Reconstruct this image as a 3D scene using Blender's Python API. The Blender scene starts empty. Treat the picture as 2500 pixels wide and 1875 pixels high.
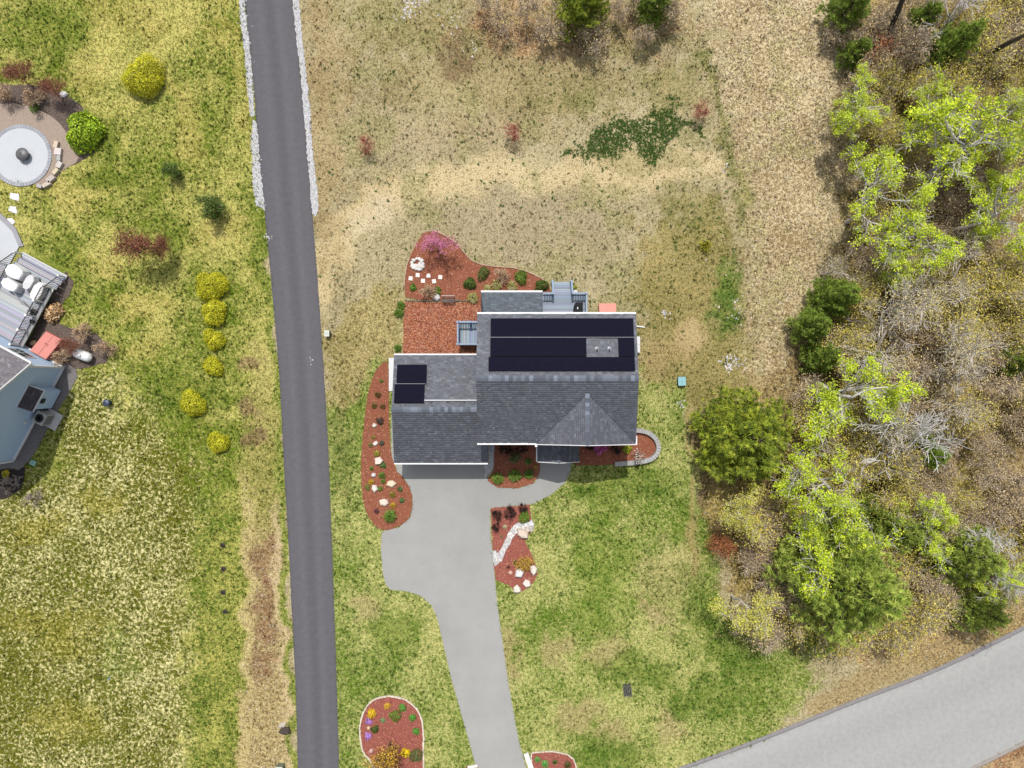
import bpy, math, random
import numpy as np
from mathutils import Vector, Matrix, Euler

# ---------------------------------------------------------------- camera, sky, sun, exposure
S = bpy.context.scene
COL = S.collection
ALT = 54.0                      # drone altitude
FPX = 1689.0                    # focal length in photo pixels (photo 2500 x 1875)
cam_d = bpy.data.cameras.new('camera'); cam = bpy.data.objects.new('camera', cam_d); COL.objects.link(cam)
cam.location = (0, 0, ALT); cam.rotation_euler = (0, 0, 0)
cam_d.sensor_width = 36.0; cam_d.lens = 36.0*FPX/2500.0; cam_d.clip_end = 3000
S.camera = cam
S.cycles.max_bounces = 5; S.cycles.diffuse_bounces = 2; S.cycles.glossy_bounces = 2; S.cycles.transmission_bounces = 2

SUN_EL = math.radians(62); SUN_AZ = math.radians(-6)     # azimuth from +Y, towards -X
W = bpy.data.worlds.new('World'); S.world = W; W.use_nodes = True
nt = W.node_tree; bg = nt.nodes['Background']
sky = nt.nodes.new('ShaderNodeTexSky'); sky.sky_type = 'NISHITA'; sky.sun_disc = False
sky.sun_elevation = SUN_EL; sky.sun_rotation = SUN_AZ; sky.air_density = 1.0; sky.dust_density = 2.0; sky.ozone_density = 1.0
hz = nt.nodes.new('ShaderNodeHueSaturation'); hz.inputs['Saturation'].default_value = 0.35      # thin bright cloud: whiter sky
nt.links.new(sky.outputs[0], hz.inputs['Color']); nt.links.new(hz.outputs[0], bg.inputs[0]); bg.inputs[1].default_value = 0.15
sun_d = bpy.data.lights.new('sun', 'SUN'); sun_d.energy = 3.6; sun_d.angle = math.radians(0.6); sun_d.color = (1.0, 0.96, 0.9)
sun = bpy.data.objects.new('sun', sun_d); COL.objects.link(sun)
sd = Vector((math.sin(SUN_AZ)*math.cos(SUN_EL), math.cos(SUN_AZ)*math.cos(SUN_EL), math.sin(SUN_EL)))
sun.rotation_euler = (-sd).to_track_quat('-Z', 'Y').to_euler(); sun.location = (0, 0, 80)
S.view_settings.view_transform = 'Standard'; S.view_settings.look = 'None'
S.view_settings.gamma = 1.0; S.view_settings.exposure = 0.6
S.view_settings.use_curve_mapping = False

KALB = 2.15                     # sunlit level surface: display value / base colour
def lin(c):
    c = c/255.0
    return c/12.92 if c <= 0.04045 else ((c+0.055)/1.055)**2.4
def C(r, g, b, k=1.0):          # photo colour (sRGB) -> base colour
    return tuple(min(0.85, k*lin(x)/KALB) for x in (r, g, b))

MPP = ALT/FPX
def P(px, py, z=0.0):           # place at height z that the photo shows at pixel px, py
    k = (ALT-z)/FPX
    return Vector(((px-1250)*k, (937.5-py)*k, z))

# ---------------------------------------------------------------- materials
def newmat(name):
    m = bpy.data.materials.new(name); m.use_nodes = True
    n = m.node_tree.nodes; b = n['Principled BSDF']
    return m, m.node_tree, n, b
MATS = {}
def plain(name, col, rough=0.6, var=0.12, scale=3.0, bump=0.0, bscale=40.0, metal=0.0, spec=0.5):
    if name in MATS: return MATS[name]
    m, t, n, b = newmat(name)
    tc = n.new('ShaderNodeTexCoord'); nz = n.new('ShaderNodeTexNoise')
    nz.inputs['Scale'].default_value = scale; nz.inputs['Detail'].default_value = 5; nz.inputs['Roughness'].default_value = 0.65
    t.links.new(tc.outputs['Object'], nz.inputs['Vector'])
    mr = n.new('ShaderNodeMapRange'); mr.inputs[1].default_value = 0.25; mr.inputs[2].default_value = 0.75
    mr.inputs[3].default_value = 1-var; mr.inputs[4].default_value = 1+var
    t.links.new(nz.outputs['Fac'], mr.inputs[0])
    mx = n.new('ShaderNodeVectorMath'); mx.operation = 'SCALE'; mx.inputs[0].default_value = col[:3]
    t.links.new(mr.outputs[0], mx.inputs['Scale']); t.links.new(mx.outputs[0], b.inputs['Base Color'])
    b.inputs['Roughness'].default_value = rough; b.inputs['Metallic'].default_value = metal
    b.inputs['Specular IOR Level'].default_value = spec
    if bump:
        n2 = n.new('ShaderNodeTexNoise'); n2.inputs['Scale'].default_value = bscale; n2.inputs['Detail'].default_value = 3
        t.links.new(tc.outputs['Object'], n2.inputs['Vector'])
        bp = n.new('ShaderNodeBump'); bp.inputs['Strength'].default_value = bump; bp.inputs['Distance'].default_value = 0.03
        t.links.new(n2.outputs['Fac'], bp.inputs['Height']); t.links.new(bp.outputs[0], b.inputs['Normal'])
    MATS[name] = m; return m
def vcol(name, rough=0.7, trans=0.0, var=0.0, scale=8.0, spec=0.3):
    if name in MATS: return MATS[name]
    m, t, n, b = newmat(name)
    a = n.new('ShaderNodeAttribute'); a.attribute_name = 'Col'
    out = a.outputs['Color']
    if var:
        tc = n.new('ShaderNodeTexCoord'); nz = n.new('ShaderNodeTexNoise'); nz.inputs['Scale'].default_value = scale
        nz.inputs['Detail'].default_value = 6; nz.inputs['Roughness'].default_value = 0.7
        t.links.new(tc.outputs['Object'], nz.inputs['Vector'])
        mr = n.new('ShaderNodeMapRange'); mr.inputs[1].default_value = 0.25; mr.inputs[2].default_value = 0.75
        mr.inputs[3].default_value = 1-var; mr.inputs[4].default_value = 1+var
        t.links.new(nz.outputs['Fac'], mr.inputs[0])
        mx = n.new('ShaderNodeVectorMath'); mx.operation = 'SCALE'
        t.links.new(out, mx.inputs[0]); t.links.new(mr.outputs[0], mx.inputs['Scale']); out = mx.outputs[0]
    t.links.new(out, b.inputs['Base Color']); b.inputs['Roughness'].default_value = rough
    b.inputs['Specular IOR Level'].default_value = spec
    if trans:
        tr = n.new('ShaderNodeBsdfTranslucent'); t.links.new(out, tr.inputs['Color'])
        ms = n.new('ShaderNodeMixShader'); ms.inputs[0].default_value = trans
        t.links.new(b.outputs[0], ms.inputs[1]); t.links.new(tr.outputs[0], ms.inputs[2])
        t.links.new(ms.outputs[0], n['Material Output'].inputs['Surface'])
    MATS[name] = m; return m
M_LEAF = vcol('leaf', 0.65, 0.38)
M_BARK = vcol('bark', 0.85, 0, 0.25, 14)
M_VC = vcol('tinted', 0.75, 0, 0.1, 12)
M_STONE = vcol('stone', 0.85, 0, 0.14, 9)
M_SHING = vcol('shingle', 0.9, 0, 0.16, 60, 0.2)
M_ASPH = vcol('asphalt', 0.9, 0, 0.13, 2.6, 0.2)
M_WHITE = plain('white_trim', C(250, 250, 250), 0.5, 0.03)
M_SHEATH = plain('roof_base', C(80, 84, 95), 0.9, 0.1)
M_SIDE = plain('siding_grey', C(170, 180, 190), 0.7, 0.05)
M_DECKB = vcol('deck_board_paint', 0.7, 0, 0.08, 20)
M_BLACK = plain('black_metal', (0.012, 0.012, 0.013), 0.5, 0.1)
M_GLASS = plain('window_glass', (0.03, 0.035, 0.04), 0.08, 0.05)

# ---------------------------------------------------------------- object helpers
def tag(o, label=None, cat=None, group=None, kind=None):
    if label: o['label'] = label
    if cat: o['category'] = cat
    if group: o['group'] = group
    if kind: o['kind'] = kind
    return o
def empty(name, loc=(0, 0, 0), rz=0.0):
    o = bpy.data.objects.new(name, None); COL.objects.link(o)
    o.location = loc; o.rotation_euler = (0, 0, rz); o.empty_display_size = 0.3
    return o
def thing(name, label, cat, loc=(0, 0, 0), rz=0.0, group=None):
    return tag(empty(name, loc, rz), label, cat, group)
def link(name, me, parent=None, loc=None):
    o = bpy.data.objects.new(name, me); COL.objects.link(o)
    if parent is not None: o.parent = parent
    if loc is not None: o.location = loc
    return o
def bulk(name, V, F, cols=None, mats=None, midx=None, smooth=False):
    """mesh from arrays; F is (m,k) int array or list of faces; cols per face"""
    me = bpy.data.meshes.new(name)
    V = np.asarray(V, np.float32)
    if isinstance(F, np.ndarray):
        k = F.shape[1]; nf = len(F)
        me.vertices.add(len(V)); me.vertices.foreach_set('co', V.ravel())
        me.loops.add(nf*k); me.loops.foreach_set('vertex_index', F.astype(np.int32).ravel())
        me.polygons.add(nf); me.polygons.foreach_set('loop_start', np.arange(0, nf*k, k, dtype=np.int32))
        me.polygons.foreach_set('loop_total', np.full(nf, k, np.int32))
        me.update(calc_edges=True)
    else:
        me.from_pydata([tuple(float(a) for a in v) for v in V], [], F); nf = len(F)
    if cols is not None:
        a = me.attributes.new('Col', 'FLOAT_COLOR', 'FACE')
        c = np.ones((nf, 4), np.float32); c[:, :3] = cols
        a.data.foreach_set('color', c.ravel())
    for m in (mats or []): me.materials.append(m)
    if midx is not None: me.polygons.foreach_set('material_index', np.asarray(midx, np.int32))
    if smooth: me.polygons.foreach_set('use_smooth', np.ones(nf, bool))
    me.update()
    return me

class G:
    """collects simple shapes into one mesh"""
    def __init__(s): s.v = []; s.f = []; s.c = []; s.m = []
    def add(s, vs, fs, col=(.5, .5, .5), mi=0):
        b = len(s.v); s.v += [tuple(v) for v in vs]
        for f in fs: s.f.append([i+b for i in f]); s.c.append(col); s.m.append(mi)
    def box(s, c, d, rz=0, col=(.5, .5, .5), mi=0, tilt=None):
        hx, hy, hz = d[0]/2, d[1]/2, d[2]/2
        vs = [Vector((x*hx, y*hy, z*hz)) for z in (-1, 1) for y in (-1, 1) for x in (-1, 1)]
        R = Matrix.Rotation(rz, 3, 'Z')
        if tilt is not None: R = R @ tilt
        vs = [R @ v + Vector(c) for v in vs]
        s.add(vs, [(0, 2, 3, 1), (4, 5, 7, 6), (0, 1, 5, 4), (2, 6, 7, 3), (0, 4, 6, 2), (1, 3, 7, 5)], col, mi)
    def prism(s, poly, z0, z1, col=(.5, .5, .5), mi=0, inset=0.0, bottom=True):
        n = len(poly); p = [Vector((a[0], a[1], 0)) for a in poly]
        if sum(p[i].x*p[(i+1) % n].y-p[(i+1) % n].x*p[i].y for i in range(n)) < 0: p.reverse()
        cen = sum(p, Vector())/n
        top = [q+(cen-q)*inset for q in p]
        vs = [(q.x, q.y, z0) for q in p]+[(q.x, q.y, z1) for q in top]
        fs = [tuple(range(n, 2*n))]+[(i, (i+1) % n, n+(i+1) % n, n+i) for i in range(n)]
        if bottom: fs.append(tuple(reversed(range(n))))
        s.add(vs, fs, col, mi)
    def beam(s, a, b, w, h, col=(.5, .5, .5), mi=0):
        a = Vector(a); b = Vector(b); d = b-a
        if d.length < 1e-6: return
        d.normalize(); up = Vector((0, 0, 1)) if abs(d.z) < .95 else Vector((0, 1, 0))
        x = d.cross(up).normalized()*w/2; y = x.cross(d).normalized()*h/2
        vs = [p+i*x+j*y for p in (a, b) for i, j in ((-1, -1), (1, -1), (1, 1), (-1, 1))]
        s.add(vs, [(0, 3, 2, 1), (4, 5, 6, 7), (0, 1, 5, 4), (1, 2, 6, 5), (2, 3, 7, 6), (3, 0, 4, 7)], col, mi)
    def lathe(s, prof, c, n=20, col=(.5, .5, .5), mi=0):
        b = len(s.v)
        for r, z in prof:
            for i in range(n):
                a = 2*math.pi*i/n; s.v.append((c[0]+r*math.cos(a), c[1]+r*math.sin(a), c[2]+z))
        for j in range(len(prof)-1):
            for i in range(n):
                k = (i+1) % n
                s.f.append([b+j*n+i, b+j*n+k, b+(j+1)*n+k, b+(j+1)*n+i]); s.c.append(col); s.m.append(mi)
        if prof[-1][0] > 0.001:
            s.f.append([b+(len(prof)-1)*n+i for i in range(n)]); s.c.append(col); s.m.append(mi)
    def poly(s, pts, col=(.5, .5, .5), mi=0): s.add(pts, [tuple(range(len(pts)))], col, mi)
    def build(s, name, mats, parent=None, smooth=False, loc=None):
        if not isinstance(mats, (list, tuple)): mats = [mats]
        return link(name, bulk(name, s.v, s.f, np.array(s.c), mats, s.m, smooth), parent, loc)

# ---------------------------------------------------------------- numpy noise and polygon masks
RNG = np.random.default_rng(7)
_lat = RNG.random((256, 256))
def vnoise(x, y):
    xi = np.floor(x).astype(int); yi = np.floor(y).astype(int); fx = x-xi; fy = y-yi
    fx = fx*fx*(3-2*fx); fy = fy*fy*(3-2*fy)
    a = _lat[xi % 256, yi % 256]; b = _lat[(xi+1) % 256, yi % 256]; c = _lat[xi % 256, (yi+1) % 256]; d = _lat[(xi+1) % 256, (yi+1) % 256]
    return (a*(1-fx)+b*fx)*(1-fy)+(c*(1-fx)+d*fx)*fy
def fbm(x, y, sc, o=4, off=0.0):
    v = 0; amp = .5; tot = 0; x = x/sc+off*17.3; y = y/sc+off*9.1
    for i in range(o): v = v+amp*vnoise(x, y); tot += amp; amp *= .55; x = x*2.03+11.7; y = y*2.03+5.3
    return v/tot
def sdist(x, y, poly):
    """signed distance (positive inside)"""
    p = np.asarray(poly, float); n = len(p); d = np.full(x.shape, 1e18); ins = np.zeros(x.shape, bool)
    for i in range(n):
        x0, y0 = p[i]; x1, y1 = p[(i+1) % n]; ex, ey = x1-x0, y1-y0
        t = np.clip(((x-x0)*ex+(y-y0)*ey)/(ex*ex+ey*ey+1e-9), 0, 1)
        d = np.minimum(d, (x-x0-t*ex)**2+(y-y0-t*ey)**2)
        cr = (y0 > y) != (y1 > y)
        with np.errstate(divide='ignore', invalid='ignore'):
            xx = (x1-x0)*(y-y0)/(y1-y0+1e-12)+x0
        ins ^= cr & (x < xx)
    d = np.sqrt(d)
    return np.where(ins, d, -d)
def smooth(e): e = np.clip(e, 0, 1); return e*e*(3-2*e)
def linedist(x, y, pts):
    d = np.full(x.shape, 1e18)
    for (x0, y0), (x1, y1) in zip(pts[:-1], pts[1:]):
        ex, ey = x1-x0, y1-y0; t = np.clip(((x-x0)*ex+(y-y0)*ey)/(ex*ex+ey*ey), 0, 1)
        d = np.minimum(d, np.hypot(x-x0-t*ex, y-y0-t*ey))
    return d
def chaikin(pts, k=2, closed=True):
    p = [tuple(a) for a in pts]
    for _ in range(k):
        q = []; n = len(p)
        for i in range(n if closed else n-1):
            a = p[i]; b = p[(i+1) % n]
            q += [(a[0]*.75+b[0]*.25, a[1]*.75+b[1]*.25), (a[0]*.25+b[0]*.75, a[1]*.25+b[1]*.75)]
        if not closed: q = [p[0]]+q+[p[-1]]
        p = q
    return p

# ---------------------------------------------------------------- plan of the plot (photo pixels on the ground)
LANE_L = [(560, -420), (597, 0), (616, 170), (629, 339), (648, 542), (667, 735), (684, 938), (692, 1130), (703, 1300), (714, 1526), (723, 1695), (727, 1875), (735, 2300)]
LANE_R = [(672, -420), (714, 0), (737, 203), (759, 475), (779, 723), (793, 938), (801, 1074), (810, 1300), (818, 1526), (825, 1752), (828, 1875), (838, 2300)]
LANE = LANE_L+LANE_R[::-1]
DRIVE = [(965, 1085), (968, 1150), (985, 1165), (1002, 1195), (1008, 1230), (1002, 1262), (975, 1287), (932, 1298), (930, 1345), (935, 1400), (942, 1428), (955, 1440), (990, 1443), (1028, 1455), (1054, 1478), (1068, 1512), (1100, 1650), (1140, 1792), (1175, 1920), (1215, 2100), (1390, 2100), (1300, 1930), (1265, 1800), (1240, 1660), (1215, 1480), (1207, 1400), (1198, 1300), (1197, 1242), (1240, 1236), (1300, 1231), (1345, 1208), (1378, 1180), (1394, 1150), (1394, 1090), (1312, 1090), (1318, 1150), (1306, 1178), (1270, 1191), (1220, 1190), (1192, 1172), (1186, 1150), (1186, 1085)]
STREET_T = [(1300, 2010), (1680, 1875), (1862, 1809), (2088, 1716), (2291, 1640), (2500, 1538), (2800, 1385), (3300, 1120)]
STREET_B = [(1900, 2090), (2368, 1875), (2500, 1809), (2850, 1640), (3400, 1340)]
STREET = STREET_T+STREET_B[::-1]
BED_SIDE = chaikin([(938, 882), (912, 912), (897, 965), (887, 1050), (882, 1110), (881, 1175), (888, 1235), (905, 1272), (930, 1296), (965, 1290), (998, 1270), (1008, 1235), (1005, 1198), (985, 1166), (968, 1150), (955, 1110), (950, 1040), (950, 885)], 1)
BED_FRONT = [(1209, 1070), (1313, 1070), (1318, 1130), (1317, 1158), (1300, 1181), (1262, 1192), (1215, 1190), (1190, 1174), (1204, 1150)]
BED_WALL = [(1394, 1070), (1560, 1056), (1585, 1062), (1600, 1080), (1599, 1104), (1580, 1120), (1520, 1128), (1498, 1134), (1410, 1136), (1394, 1126)]
BED_DRIVE = [(1198, 1240), (1293, 1232), (1297, 1268), (1300, 1296), (1286, 1310), (1281, 1320), (1296, 1350), (1309, 1383), (1312, 1402), (1302, 1422), (1281, 1440), (1262, 1445), (1240, 1427), (1211, 1416), (1206, 1380), (1200, 1290)]
BED_ISLE = chaikin([(878, 1785), (881, 1755), (895, 1722), (916, 1704), (950, 1697), (985, 1704), (1014, 1722), (1030, 1752), (1035, 1790), (1033, 1840), (1036, 1930), (980, 1960), (930, 1900), (905, 1856), (888, 1838), (881, 1812)], 2)
BED_CORNER = chaikin([(1290, 1838), (1320, 1834), (1360, 1834), (1395, 1844), (1408, 1868), (1415, 1920), (1380, 1950), (1320, 1930)], 1)
BED_BIT = [(1128, 1878), (1150, 1868), (1165, 1870), (1180, 1920), (1130, 1930)]
BED_BACK = chaikin([(1035, 566), (1062, 563), (1098, 580), (1128, 610), (1150, 636), (1178, 648), (1225, 652), (1268, 656), (1318, 676), (1344, 698), (1342, 735), (1325, 745), (1180, 745), (1166, 735), (990, 733), (987, 700), (992, 650), (1008, 612), (1022, 586)], 1)
BED_PEN = [(987, 738), (1180, 738), (1180, 880), (983, 880)]
BED_FIRE = chaikin([(-60, 210), (60, 205), (130, 215), (185, 245), (225, 290), (243, 330), (235, 365), (200, 395), (160, 410), (120, 420), (60, 300), (-60, 300)], 1)
GRAVEL_FIRE = chaikin([(-60, 262), (20, 250), (80, 262), (130, 285), (165, 325), (195, 368), (190, 395), (160, 412), (130, 440), (100, 455), (50, 440), (-60, 420)], 1)
BED_NB = [(160, 662), (180, 690), (170, 720), (152, 745), (145, 790), (170, 800), (240, 815), (268, 850), (262, 885), (200, 900), (120, 900), (60, 850)]
GRAVEL_NB = [(150, 905), (165, 885), (187, 902), (190, 918), (180, 940), (150, 990), (120, 1040), (95, 1090), (70, 1128), (48, 1147), (20, 1143), (-20, 1150), (-40, 1080), (60, 1000)]
BED_NB2 = [(-60, 1130), (10, 1138), (40, 1148), (62, 1140), (60, 1170), (48, 1195), (20, 1215), (-60, 1230)]
HOUSE_FP = [(985, 880), (1175, 880), (1175, 735), (1320, 735), (1430, 735), (1430, 785), (1540, 785), (1540, 1068), (1195, 1068), (1195, 1110), (965, 1110), (965, 880)]
ALL_HARD = [LANE, DRIVE, STREET, BED_SIDE, BED_FRONT, BED_WALL, BED_DRIVE, BED_ISLE, BED_CORNER, BED_BIT, BED_BACK, BED_PEN, BED_FIRE, GRAVEL_FIRE, BED_NB, GRAVEL_NB, BED_NB2, HOUSE_FP,
            [(-200, 560), (30, 590), (70, 600), (175, 660), (160, 700), (70, 860), (165, 897), (40, 1135), (-200, 1200)]]
def in_hard(x, y, grow=0.0):
    m = np.zeros(x.shape, bool)
    for p in ALL_HARD: m |= sdist(x, y, p) > -grow
    return m

# ---------------------------------------------------------------- ground cover (what grows or lies where)
def cover(x, y):
    n = len(x); wx = x+(fbm(x, y, 60, 3, 1)-.5)*70; wy = y+(fbm(x, y, 60, 3, 2)-.5)*70
    A = np.tile(C(160, 146, 106), (n, 1)); B = np.tile(C(208, 194, 154), (n, 1))
    bias = np.zeros(n); con = np.ones(n); grass = np.full(n, .35); leaf = np.zeros(n)
    lo = fbm(x, y, 130, 4, 3)-.5; mid = fbm(x, y, 38, 3, 4)-.5; rag = (fbm(x, y, 16, 3, 12)-.5)*1.7+(fbm(x, y, 45, 3, 13)-.5)*1.3
    def lay(m, a, b, bi=None, co=None, gr=None, lf=None):
        nonlocal A, B, bias, con, grass, leaf
        mm = m[:, None]; A = A*(1-mm)+np.array(C(*a))*mm; B = B*(1-mm)+np.array(C(*b))*mm
        if bi is not None: bias = bias*(1-m)+bi*m
        if co is not None: con = con*(1-m)+co*m
        if gr is not None: grass = grass*(1-m)+gr*m
        if lf is not None: leaf = leaf*(1-m)+lf*m
    def pol(p, f=25): return smooth(sdist(wx, wy, p)/f+.5+rag*min(1, f/40))
    def ell(cx, cy, rx, ry, f=.5, rot=0):
        dx, dy = wx-cx, wy-cy; c, s = math.cos(rot), math.sin(rot)
        d = np.hypot((dx*c+dy*s)/rx, (-dx*s+dy*c)/ry); return smooth((1-d)/f+.4+rag*.9)
    bias += lo*.9
    # dry field behind the house
    lay(ell(1230, 190, 330, 150, .8), (152, 136, 92), (194, 178, 132), lo*1.2, 1.1, .5)
    lay(ell(1000, 60, 170, 90, .9)*.7, (128, 122, 72), (186, 170, 116), lo, 1.2, .5)
    lay(ell(1120, 140, 60, 60, .8)*.8, (112, 92, 66), (150, 128, 92))
    lay(ell(1400, 250, 110, 50, .9)*.7, (110, 116, 62), (178, 162, 112), mid*2, 1.3)
    lay(ell(1640, 220, 80, 70, .9)*.7, (118, 124, 68), (178, 162, 108), mid*2, 1.3)
    lay(ell(1420, 70, 300, 80, .7), (138, 112, 76), (206, 180, 134), lo, 1.4, .2, .5)
    lay(ell(1260, 40, 120, 70, .7), (150, 112, 76), (214, 180, 134), None, 1.4, .1, .7)
    arc = [(740, 760), (790, 640), (850, 560), (930, 490), (1040, 440), (1250, 424), (1450, 432), (1600, 415), (1780, 395)]
    lay(smooth((50-linedist(wx, wy, arc))/46+.3+rag*.5)*.9, (204, 182, 132), (232, 214, 170), lo*.6+.08, 1.0, .2)
    lay(ell(910, 530, 75, 40, .8, -.7)*.7, (208, 190, 152), (230, 214, 182), None, .6, .05)
    lay(ell(1560, 400, 170, 30, .8), (202, 176, 132), (226, 204, 160), None, .8, .1)
    lay(ell(1250, 540, 190, 75, .7), (164, 148, 116), (202, 186, 150), lo, 1.1, .3)
    lay(ell(790, 250, 60, 400, .8)*.6, (150, 124, 84), (196, 174, 124), lo)
    lay(ell(1080, 330, 260, 70, .8)*.6, (166, 148, 112), (206, 188, 150), lo)
    lay(smooth((fbm(x, y, 70, 3, 15)-.52)*7)*smooth((900-y)/100)*smooth((x-780)/60)*smooth((1760-x)/60)*.5, (122, 126, 70), (190, 180, 126), 0, 1.3, .6)
    # right of the house
    lay(pol([(1560, 560), (1760, 500), (1850, 720), (1880, 950), (1740, 1010), (1560, 1010)], 60), (134, 128, 70), (186, 168, 112), lo*1.2+.05, 1.2, .5)
    lay(ell(1790, 735, 46, 100, .7), (92, 122, 48), (138, 148, 70), -.2+mid, 1.0, 1.0)
    lay(ell(1690, 520, 80, 80, .9)*.8, (112, 118, 58), (170, 156, 100), mid*2, 1.2, .6)
    lay(ell(1690, 810, 55, 45, .8), (176, 152, 106), (208, 186, 136), None, .8, .1)
    lay(ell(1620, 860, 55, 55, .9)*.6, (160, 138, 94), (196, 174, 124))
    # front and side lawns
    lawn = pol([(780, 1010), (860, 880), (900, 780), (985, 760), (985, 1120), (1200, 1160), (1390, 1130), (1560, 900), (1660, 960), (1720, 1090), (1730, 1300), (1800, 1520), (2000, 1620), (1900, 1790), (1500, 2300), (740, 2300)], 40)
    lay(lawn, (110, 136, 44), (208, 204, 130), lo*1.3-.06+mid*.6, 1.3, 1.0, 0)
    lay(ell(840, 1080, 30, 190, .8)*.8, (88, 112, 42), (170, 168, 96), -.1+mid, 1.3, 1.0)
    lay(ell(1470, 1400, 70, 230, .8)*.7, (92, 126, 34), (170, 178, 84), -.16+mid*.8, 1.0, 1.0)
    lay(ell(1640, 1420, 70, 110, .9)*.7, (140, 142, 78), (206, 194, 132), .1+mid, 1.2)
    for cx, cy, rx, ry in ((1350, 1590, 60, 60), (1490, 1590, 60, 45), (1405, 1745, 60, 50), (1640, 1770, 40, 55), (1500, 1790, 50, 40), (1250, 1590, 30, 90), (1590, 1500, 40, 40), (880, 1480, 50, 50)):
        lay(ell(cx, cy, rx*.85, ry*.85, .8)*.7, (160, 144, 92), (206, 188, 136), .0, 1.1, .4)
    for cx, cy, rx, ry in ((1560, 1640, 80, 40), (1780, 1600, 90, 60), (1730, 1480, 50, 60), (960, 1560, 60, 70), (1480, 1850, 110, 45), (1540, 1190, 120, 40), (1740, 1700, 90, 50)):
        lay(ell(cx, cy, rx, ry, .9)*.75, (80, 114, 32), (150, 162, 72), -.14+mid, 1.2, 1.0)
    lay(smooth((7-linedist(wx, wy, [(1680, 980), (1688, 1200), (1690, 1400)]))/10+.5)*.8, (168, 150, 96), (206, 188, 130), None, 1, .2)
    lay(smooth((22-linedist(wx, wy, [(1715, 1010), (1725, 1180), (1745, 1330)]))/20+.5)*.8, (104, 82, 54), (140, 118, 78), None, 1, .2, .2)
    lay(pol([(795, 820), (830, 760), (960, 700), (990, 740), (985, 880), (900, 900), (850, 1000), (800, 1000)], 40), (140, 128, 72), (208, 190, 134), lo+.05, 1.2, .6)
    # neighbour's lawn
    nb = pol([(-900, -900), (585, -900), (600, 0), (620, 200), (640, 420), (665, 760), (690, 1000), (703, 1300), (722, 1700), (740, 2600), (-900, 2600)], 14)
    lay(nb, (112, 132, 36), (216, 206, 120), lo*1.4+mid*.8-.02, 1.05, 1.0, 0)
    for cx, cy, rx, ry, r in ((460, 310, 45, 120, -.2), (330, 40, 120, 60, 0), (210, 180, 60, 60, 0), (520, 560, 60, 40, 0), (330, 740, 70, 40, 0), (250, 650, 50, 40, 0), (540, 60, 40, 60, 0), (590, 180, 25, 140, -.1), (350, 850, 60, 40, 0), (200, 470, 90, 40, 0)):
        lay(ell(cx, cy, rx, ry, .9, r)*.65*nb, (156, 150, 64), (224, 206, 126), .0+mid*.6, 1.2, .6)
    for cx, cy, rx, ry in ((250, 440, 60, 30), (120, 70, 90, 60), (600, 90, 18, 120), (625, 240, 14, 90), (260, 350, 40, 60), (430, 560, 40, 40), (150, 640, 60, 60), (640, 600, 30, 100), (440, 960, 90, 60), (190, 1000, 50, 60), (480, 1240, 60, 50)):
        lay(ell(cx, cy, rx, ry, .9)*.75*nb, (84, 116, 30), (158, 160, 62), -.12+mid*.6, 1.0, 1.0)
    fl = pol([(-300, 1120), (120, 1130), (190, 900), (290, 930), (330, 1010), (470, 1140), (490, 1300), (475, 1500), (450, 1700), (440, 2300), (-300, 2300)], 90)
    lay(fl, (108, 112, 26), (240, 230, 166), lo*.7-.36+mid*.8, 2.5, .6, 0)
    for cx, cy, rx, ry in ((150, 1540, 130, 60), (90, 1300, 70, 40), (230, 1230, 60, 40), (150, 1760, 90, 40)):
        lay(ell(cx, cy, rx, ry, .9)*.7, (118, 118, 28), (208, 194, 100), -.2+mid*.5, 1.6)
    lay(pol([(490, 1260), (580, 1240), (590, 1500), (580, 2000), (440, 2000), (480, 1600)], 30)*.85, (100, 124, 40), (196, 190, 100), -.06+mid, 1.6, 1.0)
    lay(ell(285, 1600, 40, 60, .9)*.6, (108, 128, 44), (206, 204, 130), -.1, 1.5)
    dch = pol([(612, 820), (648, 800), (668, 1000), (682, 1150), (694, 1500), (706, 1920), (640, 2200), (590, 1900), (596, 1500), (602, 1180)], 22)
    lay(dch*.55, (150, 140, 78), (206, 190, 124), .0+lo, 1.2, .5, .1)
    lay(dch*smooth((y-1200)/200)*.9, (140, 118, 76), (212, 192, 140), .05, 1.6, .15, .35)
    for cx, cy, rx, ry in ((652, 1370, 34, 70), (642, 1480, 28, 40), (638, 1540, 36, 40), (640, 1640, 30, 60), (655, 1430, 20, 30)):
        lay(ell(cx, cy, rx, ry, .9)*.75, (118, 82, 58), (184, 150, 110), -.1, 1.3, .1, .5)
    lay(smooth((13-np.abs(wx-np.interp(wy, [a[1] for a in LANE_L], [a[0] for a in LANE_L])+26))/12+.4+rag*.6)*smooth((y-1180)/120)*.7, (196, 172, 122), (228, 208, 164), .1, 1.2, .2, .2)
    lay(smooth((12-np.abs(wx-600-(wy-1100)*.004))/12+.4+rag*.6)*smooth((y-1100)/120)*.7, (186, 168, 106), (220, 202, 144), .05, 1.2, .3, .1)
    for cy, r in ((1010, 30), (1060, 20), (890, 20)): lay(ell(608, cy, 22, r, .9)*.7, (120, 92, 70), (168, 140, 104))
    lay(smooth((12-np.abs(wx-np.interp(wy, [a[1] for a in LANE_L], [a[0] for a in LANE_L])+9))/9+.5+rag*.4)*smooth((y-560)/60)*.85, (100, 128, 36), (184, 182, 96), -.05, 1.2, 1)
    # leaf litter between field and woods
    lay(pol([(1730, -300), (2090, -300), (2090, 300), (2065, 500), (2040, 700), (1960, 860), (1880, 950), (1850, 900), (1835, 700), (1795, 450), (1745, 200)], 75), (158, 134, 94), (234, 216, 174), lo*1.0+.06+mid*.5, 1.7, .3, np.clip(.6+mid*2.6, .1, 1.0))
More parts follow.
